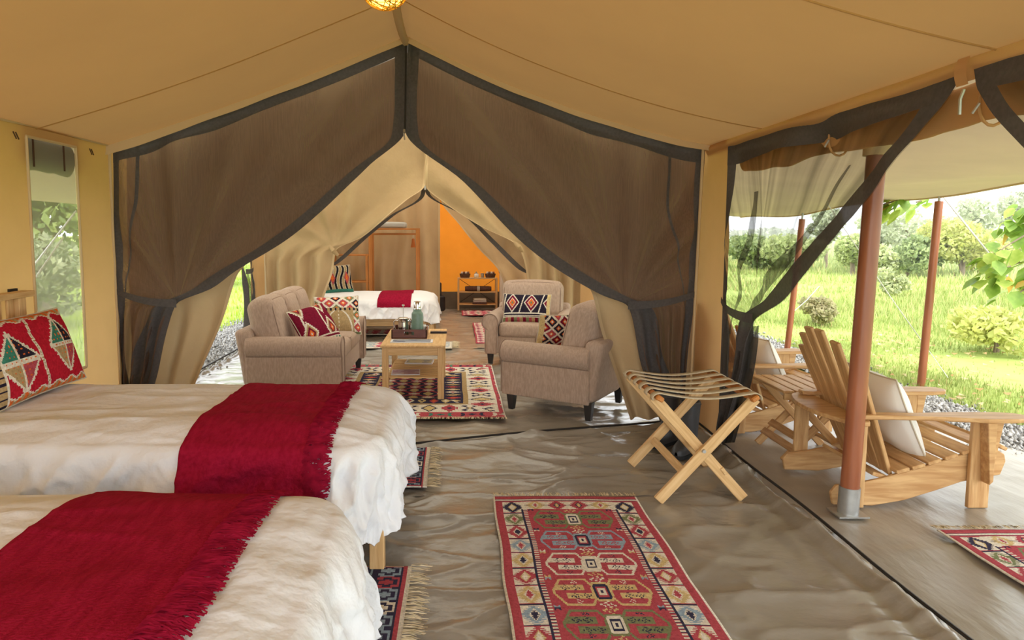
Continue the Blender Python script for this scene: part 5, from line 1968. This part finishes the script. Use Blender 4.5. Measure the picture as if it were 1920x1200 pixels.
# pendant lamp
pl_ = thing('pendant_lamp', 'glowing yellow woven globe lamp hanging from the tent ridge', 'lamp', (-0.344, 3.42, 2.690))
MB().lathe([(0.115 * math.cos(a), 0.115 * math.sin(a)) for a in np.linspace(-PI / 2 + .05, PI / 2 - .05, 16)], n=24).build('bulb_globe', 'lamp_glow', pl_, smooth=True)
wv = MB()
rr = random.Random(3)
for k in range(46):
    ax_ = Vector((rr.gauss(0, 1), rr.gauss(0, 1), rr.gauss(0, 1))).normalized()
    a_ = ax_.orthogonal().normalized()
    b_ = ax_.cross(a_)
    h_ = rr.uniform(-.06, .06)
    q_ = math.sqrt(.123 ** 2 - h_ * h_)
    wv.tube([ax_ * h_ + (a_ * math.cos(g) + b_ * math.sin(g)) * q_ for g in np.linspace(0, 2 * PI, 25)], 0.0022, 4, cap=False)
wv.build('woven_shade', 'lamp_fibre', pl_)
MB().tube([(0, 0, .12), (0.0, 0, .205)], 0.004, 6).build('cord', 'piping_black', pl_)


# boots
def boot(label, loc, rz):
    t = thing('rubber_boot', label, 'boot', loc, rz, 'black rubber boots')
    MB().lathe([(.054, .06), (.052, .10), (.056, .18), (.064, .30), (.066, .345), (.066, .352), (.059, .352), (.056, .30)], n=20).build('shaft', 'rubber', t, smooth=True)
    MB().tube([(.066 * math.cos(g), .066 * math.sin(g), .335) for g in np.linspace(0, 2 * PI, 25)], .005, 6, cap=False).build('collar', 'rubber', t, smooth=True)
    secs = [(.062, .030, .07), (.052, .042, .105), (.01, .048, .125), (-.04, .048, .118), (-.09, .049, .092), (-.14, .050, .074), (-.175, .044, .062), (-.198, .028, .042), (-.205, .010, .026)]
    V, F = [], []
    for y, w, h in secs:
        for k in range(14):
            g = PI * k / 13
            V.append((w * math.copysign(abs(math.cos(g)) ** .6, math.cos(g)), y, .02 + h * max(0.0, math.sin(g)) ** .7))
    for i in range(len(secs) - 1):
        for k in range(13):
            F.append((i * 14 + k, i * 14 + k + 1, (i + 1) * 14 + k + 1, (i + 1) * 14 + k))
    MB().add(V, F).build('foot', 'rubber', t, smooth=True)
    ol = [(w + .004, y) for y, w, h in secs] + [(-w - .004, y) for y, w, h in reversed(secs)]
    n = len(ol)
    V = [(x, y, 0) for x, y in ol] + [(x, y, .024) for x, y in ol]
    MB().add(V, [tuple(range(n)), tuple(range(2 * n - 1, n - 1, -1))] + [((i + 1) % n, i, n + i, n + (i + 1) % n) for i in range(n)]).build('sole', 'rubber_sole', t)
    return t


boot('black rubber boot, the nearer of the pair behind the luggage rack', (1.575, 4.50, 0.012), D(-42))
boot('black rubber boot, the farther of the pair, against the tent wall', (1.50, 4.70, 0.012), D(-52))

# tray and what stands on it (coffee table top is at z = 0.502)
TT = 0.503
tr = thing('serving_tray', 'dark wooden tray with a handle slot on the coffee table', 'tray', (-0.435, 6.44, TT))
MB().box((0, 0, .006), (.33, .34, .012)).build('tray_base', 'walnut', tr, .002)
for s in (-1, 1):
    MB().box((s * .159, 0, .045), (.012, .34, .078)).build('tray_side', 'walnut', tr, .002)
    e = MB()
    y = s * .164
    e.box((0, y, .020), (.33, .012, .028)).box((0, y, .076), (.33, .012, .020))
    e.box((-.105, y, .050), (.12, .012, .034)).box((.105, y, .050), (.12, .012, .034))
    e.build('tray_end', 'walnut', tr)
fp = thing('coffee_press', 'polished steel coffee press with raised plunger on the tray', 'coffee press', (-0.50, 6.43, TT + .013))
MB().lathe([(.050, 0), (.052, .004), (.052, .02), (.048, .12), (.047, .15), (.05, .155), (.05, .16), (.046, .163), (.02, .17)], n=28).build('body', 'steel_polished', fp, smooth=True)
MB().tube([(-.046, 0, .135), (-.075, 0, .140), (-.092, 0, .12), (-.088, 0, .08), (-.068, 0, .035), (-.050, 0, .025)], .006, 8).build('handle', 'steel_polished', fp, smooth=True)
MB().tube([(0, 0, .16), (0, 0, .275)], .003, 8).build('plunger_rod', 'steel_polished', fp, smooth=True)
MB().lathe([(.004, .27), (.012, .275), (.014, .283), (.010, .290), (.002, .292)], n=14).build('knob', 'steel_polished', fp, smooth=True)
MB().tube([(.044, 0, .13), (.058, 0, .15), (.066, 0, .158)], [.012, .010, .007], 8).build('spout', 'steel_polished', fp, smooth=True)
th_ = thing('thermos_flask', 'sage green flask with a steel cup lid on the tray', 'flask', (-0.365, 6.40, TT + .013))
MB().lathe([(.052, 0), (.055, .004), (.055, .02), (.055, .20), (.053, .212), (.045, .222), (.040, .228), (.038, .25)], n=28).build('body', 'thermos_green', th_, smooth=True)
MB().lathe([(.036, .25), (.034, .256), (.034, .262), (.033, .318), (.031, .322), (.01, .323)], n=28).build('cup_lid', 'steel_polished', th_, smooth=True)
MB().lathe([(.0553, .022), (.0565, .025), (.0565, .031), (.0553, .034)], n=28).build('band', 'thermos_green', th_, smooth=True)
mg = thing('white_mug', 'white cup half hidden behind the green flask', 'cup', (-0.33, 6.53, TT + .013))
MB().lathe([(.030, 0), (.036, .004), (.040, .03), (.041, .085), (.038, .085), (.036, .03), (.01, .012)], n=22).build('bowl', 'porcelain', mg, smooth=True)
MB().tube([(.038, 0, .07), (.062, 0, .068), (.066, 0, .04), (.038, 0, .022)], .005, 8).build('handle', 'porcelain', mg, smooth=True)
ml = thing('milk_jug', 'small steel jug behind the coffee press', 'jug', (-0.425, 6.54, TT + .013))
MB().lathe([(.03, 0), (.034, .01), (.036, .06), (.028, .10), (.031, .12), (.028, .12), (.01, .02)], n=22).build('body', 'steel_polished', ml, smooth=True)
MB().tube([(.03, 0, .11), (.055, 0, .14), (.06, 0, .11), (.034, 0, .05)], .006, 8).build('handle', 'piping_black', ml, smooth=True)


def printed(name, label, cat, w, l, t, loc, rz, fn, n=40, pages='paper'):
    o = thing(name, label, cat, loc, rz)
    m2 = int(n * l / w)
    x, y = np.linspace(-w / 2, w / 2, n + 1), np.linspace(-l / 2, l / 2, m2 + 1)
    Xg, Yg = np.meshgrid(x, y)
    V = np.stack([Xg, Yg, np.full_like(Xg, t + .0008)], -1).reshape(-1, 3)
    cu, cv = np.meshgrid((np.arange(n) + .5) / n, (np.arange(m2) + .5) / m2)
    cols = fn(cu.ravel(), cv.ravel())
    link('cover', mesh('cover', V, gridF(n, m2), False, cols), 'print', o)
    MB().box((0, 0, t / 2), (w, l, t)).build('pages', pages, o)
    return o


def cov(c0, c1, border, seed, thr_=0.0):
    def f(u, v):
        q = fbm(u * 4, v * 4, seed, 3)
        a, b = np.array(lin(c0))[:3], np.array(lin(c1))[:3]
        C = np.where((q > thr_)[:, None], a, b)
        e = np.minimum(np.minimum(u, 1 - u), np.minimum(v, 1 - v))
        C[e < border] = np.array(lin((228, 228, 232)))[:3]
        return C
    return f


printed('picture_book', 'large book with a dark blue photo cover at the front of the table', 'book', .38, .17, .006, (-0.40, 6.12, TT), 0, cov((64, 72, 104), (150, 156, 168), .05, 5))
printed('handset', 'black and brown remote lying behind the tray', 'remote', .16, .05, .018, (-0.17, 6.62, TT), 0, cov((60, 48, 44), (120, 96, 84), .0, 6), 16, 'case_black')
SL = 0.012 + .194
printed('magazine', 'mauve magazine at the near end of the lower shelf', 'magazine', .26, .22, .006, (-0.46, 6.17, SL), D(3), cov((176, 140, 160), (206, 190, 196), .02, 8))
printed('magazine', 'yellow and white magazine at the far end of the lower shelf', 'magazine', .27, .2, .012, (-0.36, 6.66, SL), D(-4), cov((206, 200, 140), (150, 150, 140), .04, 9))

# ------------------------------------------------------------------ far tent furniture
wd = thing('wardrobe_frame', 'open honey-coloured wooden hanging frame behind the far bed', 'wardrobe', (0, 10.78, 0))
for x in (-1.345, -0.605):
    for y in (-.05, .22):
        plank('post', (x, y, 0), (x, y, 1.52), .05, .035, 'honey_wood', wd, up=(0, 1, 0))
for y in (-.05, .22):
    plank('top_rail', (-1.37, y, 1.53), (-.58, y, 1.53), .04, .025, 'honey_wood', wd)
    plank('base_rail', (-1.37, y, .10), (-.58, y, .10), .04, .05, 'honey_wood', wd)
plank('hanging_rail', (-1.34, .08, 1.45), (-.61, .08, 1.45), .03, .03, 'honey_wood', wd)
for x in (-1.90, -1.40):
    plank('post', (x, -.05, 0), (x, -.05, 1.14), .04, .035, 'honey_wood', wd, up=(0, 1, 0))
for zz in (1.12, .70, .30):
    plank('shelf', (-1.92, .08, zz), (-1.37, .08, zz), .30, .022, 'honey_wood', wd)
bl = thing('folded_blanket', 'rolled pale blanket lying on top of the hanging frame', 'blanket', (-1.03, 10.86, 1.545))
rb('fold', (.50, .26, .09), 'towel_grey', bl, (0, 0, .046), r=.035, n=4, puff=(0, 0, .008))
hg = thing('tassel_hanger', 'orange tassel hanging from the frame rail', 'tassel', (-.68, 10.86, 1.43))
MB().tube([(0, 0, .02), (0, 0, -.05)], .004, 6).build('loop', 'rope', hg)
MB().lathe([(.012, -.05), (.02, -.06), (.028, -.13), (.04, -.19), (.02, -.19)], n=12).build('tassel', 'tassel', hg, smooth=True)

sf = thing('shelf_unit', 'small wooden shelf with crossed braces before the orange-lit canvas', 'shelf', (.405, 12.95, 0.004))
for x in (-.36, .36):
    for y in (-.12, .12):
        plank('post', (x, y, 0), (x, y, .60), .035, .03, 'pine', sf, up=(0, 1, 0))
for zz in (.605, .345, .11):
    plank('shelf_board', (-.375, 0, zz), (.375, 0, zz), .27, .018, 'pine', sf)
for a, b in (((-.34, .13, .58), (.34, .13, .12)), ((.34, .13, .58), (-.34, .13, .12))):
    MB().tube([a, b], .005, 6).build('brace', 'piping_black', sf, smooth=True)
S3, S2, S1 = .62, .36, .125
for x, lb in ((.17, 'left'), (.65, 'right')):
    bk = thing('towel_basket', 'dark basket of rolled cloths at the %s end of the far shelf' % lb, 'basket', (x, 12.92, S3), 0, 'baskets on the far shelf')
    V, F = [], []
    MB().lathe([(.085, 0), (.10, .05), (.105, .075), (.095, .075), (.08, .02)], n=16).build('basket', 'wicker', bk)
    for k in range(4):
        MB().tube([(-.06 + .04 * k, -.05, .075), (-.055 + .04 * k, .05, .095)], .020, 8).build('rolled_cloth', 'towel_brown' if k % 2 else 'towel_grey', bk, smooth=True)
jr = thing('lidded_jar', 'white lidded jar in the middle of the far shelf', 'jar', (.385, 12.92, S3))
MB().lathe([(.035, 0), (.045, .01), (.045, .06), (.03, .075)], n=16).build('body', 'porcelain', jr, smooth=True)
MB().lathe([(.032, .075), (.032, .085), (.008, .095), (.012, .11), (.004, .113)], n=16).build('lid', 'steel', jr, smooth=True)
cp = thing('steel_cup', 'grey cup beside the white jar on the far shelf', 'cup', (.50, 12.92, S3))
MB().lathe([(.026, 0), (.034, .08), (.031, .08), (.02, .01)], n=16).build('bowl', 'steel', cp, smooth=True)
mt_ = thing('rolled_mat', 'dark brown rolled mat with a pale band on the middle far shelf', 'mat', (.42, 12.90, S2))
MB().tube([(-.25, 0, .05), (-.2, 0, .05), (.2, 0, .05), (.25, 0, .05)], [.042, .05, .05, .042], 16).build('roll', 'towel_brown', mt_, smooth=True)
MB().tube([(-.02, 0, .05), (.03, 0, .05)], .053, 16).build('band', 'towel_grey', mt_, smooth=True)
for k in range(3):
    tw_ = thing('folded_towel', ['checked towel at the bottom', 'pale towel in the middle', 'tan towel on top'][k] + ' of the stack on the lowest far shelf', 'towel', (.45, 12.90, S1 + k * .034), D(4 * k - 3), 'towels on the far shelf')
    rb('fold', (.27 - .02 * k, .2, .034), ['towel_brown', 'towel_grey', 'cord_beige'][k], tw_, (0, 0, .017), r=.014, n=2)
cb = thing('linen_bin', 'tall pale fabric bin with a maroon lid right of the far shelf', 'bin', (.97, 12.75, 0.004))
rb('body', (.30, .36, .70), 'cabinet_white', cb, (0, 0, .35), r=.03, n=3)
rb('lid', (.32, .38, .07), 'maroon', cb, (0, 0, .735), r=.02, n=2)
cs = thing('instrument_case', 'dark case standing at the edge of the far partition', 'case', (-.28, 12.7, 0.004))
rb('body', (.16, .12, .30), 'case_black', cs, (0, 0, .15), r=.05, n=3)
rb('neck', (.06, .08, .26), 'case_black', cs, (-.02, 0, .41), r=.025, n=3)

# tied grey mesh at the left side of the link between the tents
SO3 = [(0, 8.75, 2.0), (0.5, 8.75, 1.0), (1, 8.75, 0.02)]
SI3 = [(0, 6.9, 2.0), (0.3, 7.6, 1.55), (0.6, 8.35, 1.0), (0.8, 8.45, .55), (1, 8.40, 0.02)]
mesh_door('grey mesh curtain tied at the left side behind the sofa', SO3, SI3, side_top(8.75, 6.9, 2.0), (8.40, 1.0), lambda a, d, z: (XL - 0.02 + d, a, z), (8.72, 1.05), m='mesh_light', seed=83, hem=.10, sgn=1, nf=7)

# ------------------------------------------------------------------ thin morning haze over the meadow (a real volume)
hz = MB().box((112, 130, 14), (200, 250, 30)).build('meadow_haze', None)
hm = bpy.data.materials.new('haze')
hm.use_nodes = True
for nd in list(hm.node_tree.nodes):
    if nd.type == 'BSDF_PRINCIPLED':
        hm.node_tree.nodes.remove(nd)
vs_ = hm.node_tree.nodes.new('ShaderNodeVolumeScatter')
vs_.inputs['Color'].default_value = (0.97, 0.98, 1.0, 1)
vs_.inputs['Density'].default_value = 0.006
vs_.inputs['Anisotropy'].default_value = 0.2
hm.node_tree.links.new(vs_.outputs[0], hm.node_tree.nodes['Material Output'].inputs['Volume'])
hz.data.materials.append(hm)
tag(hz, 'thin pale haze over the far meadow and trees', 'haze', kind='stuff')
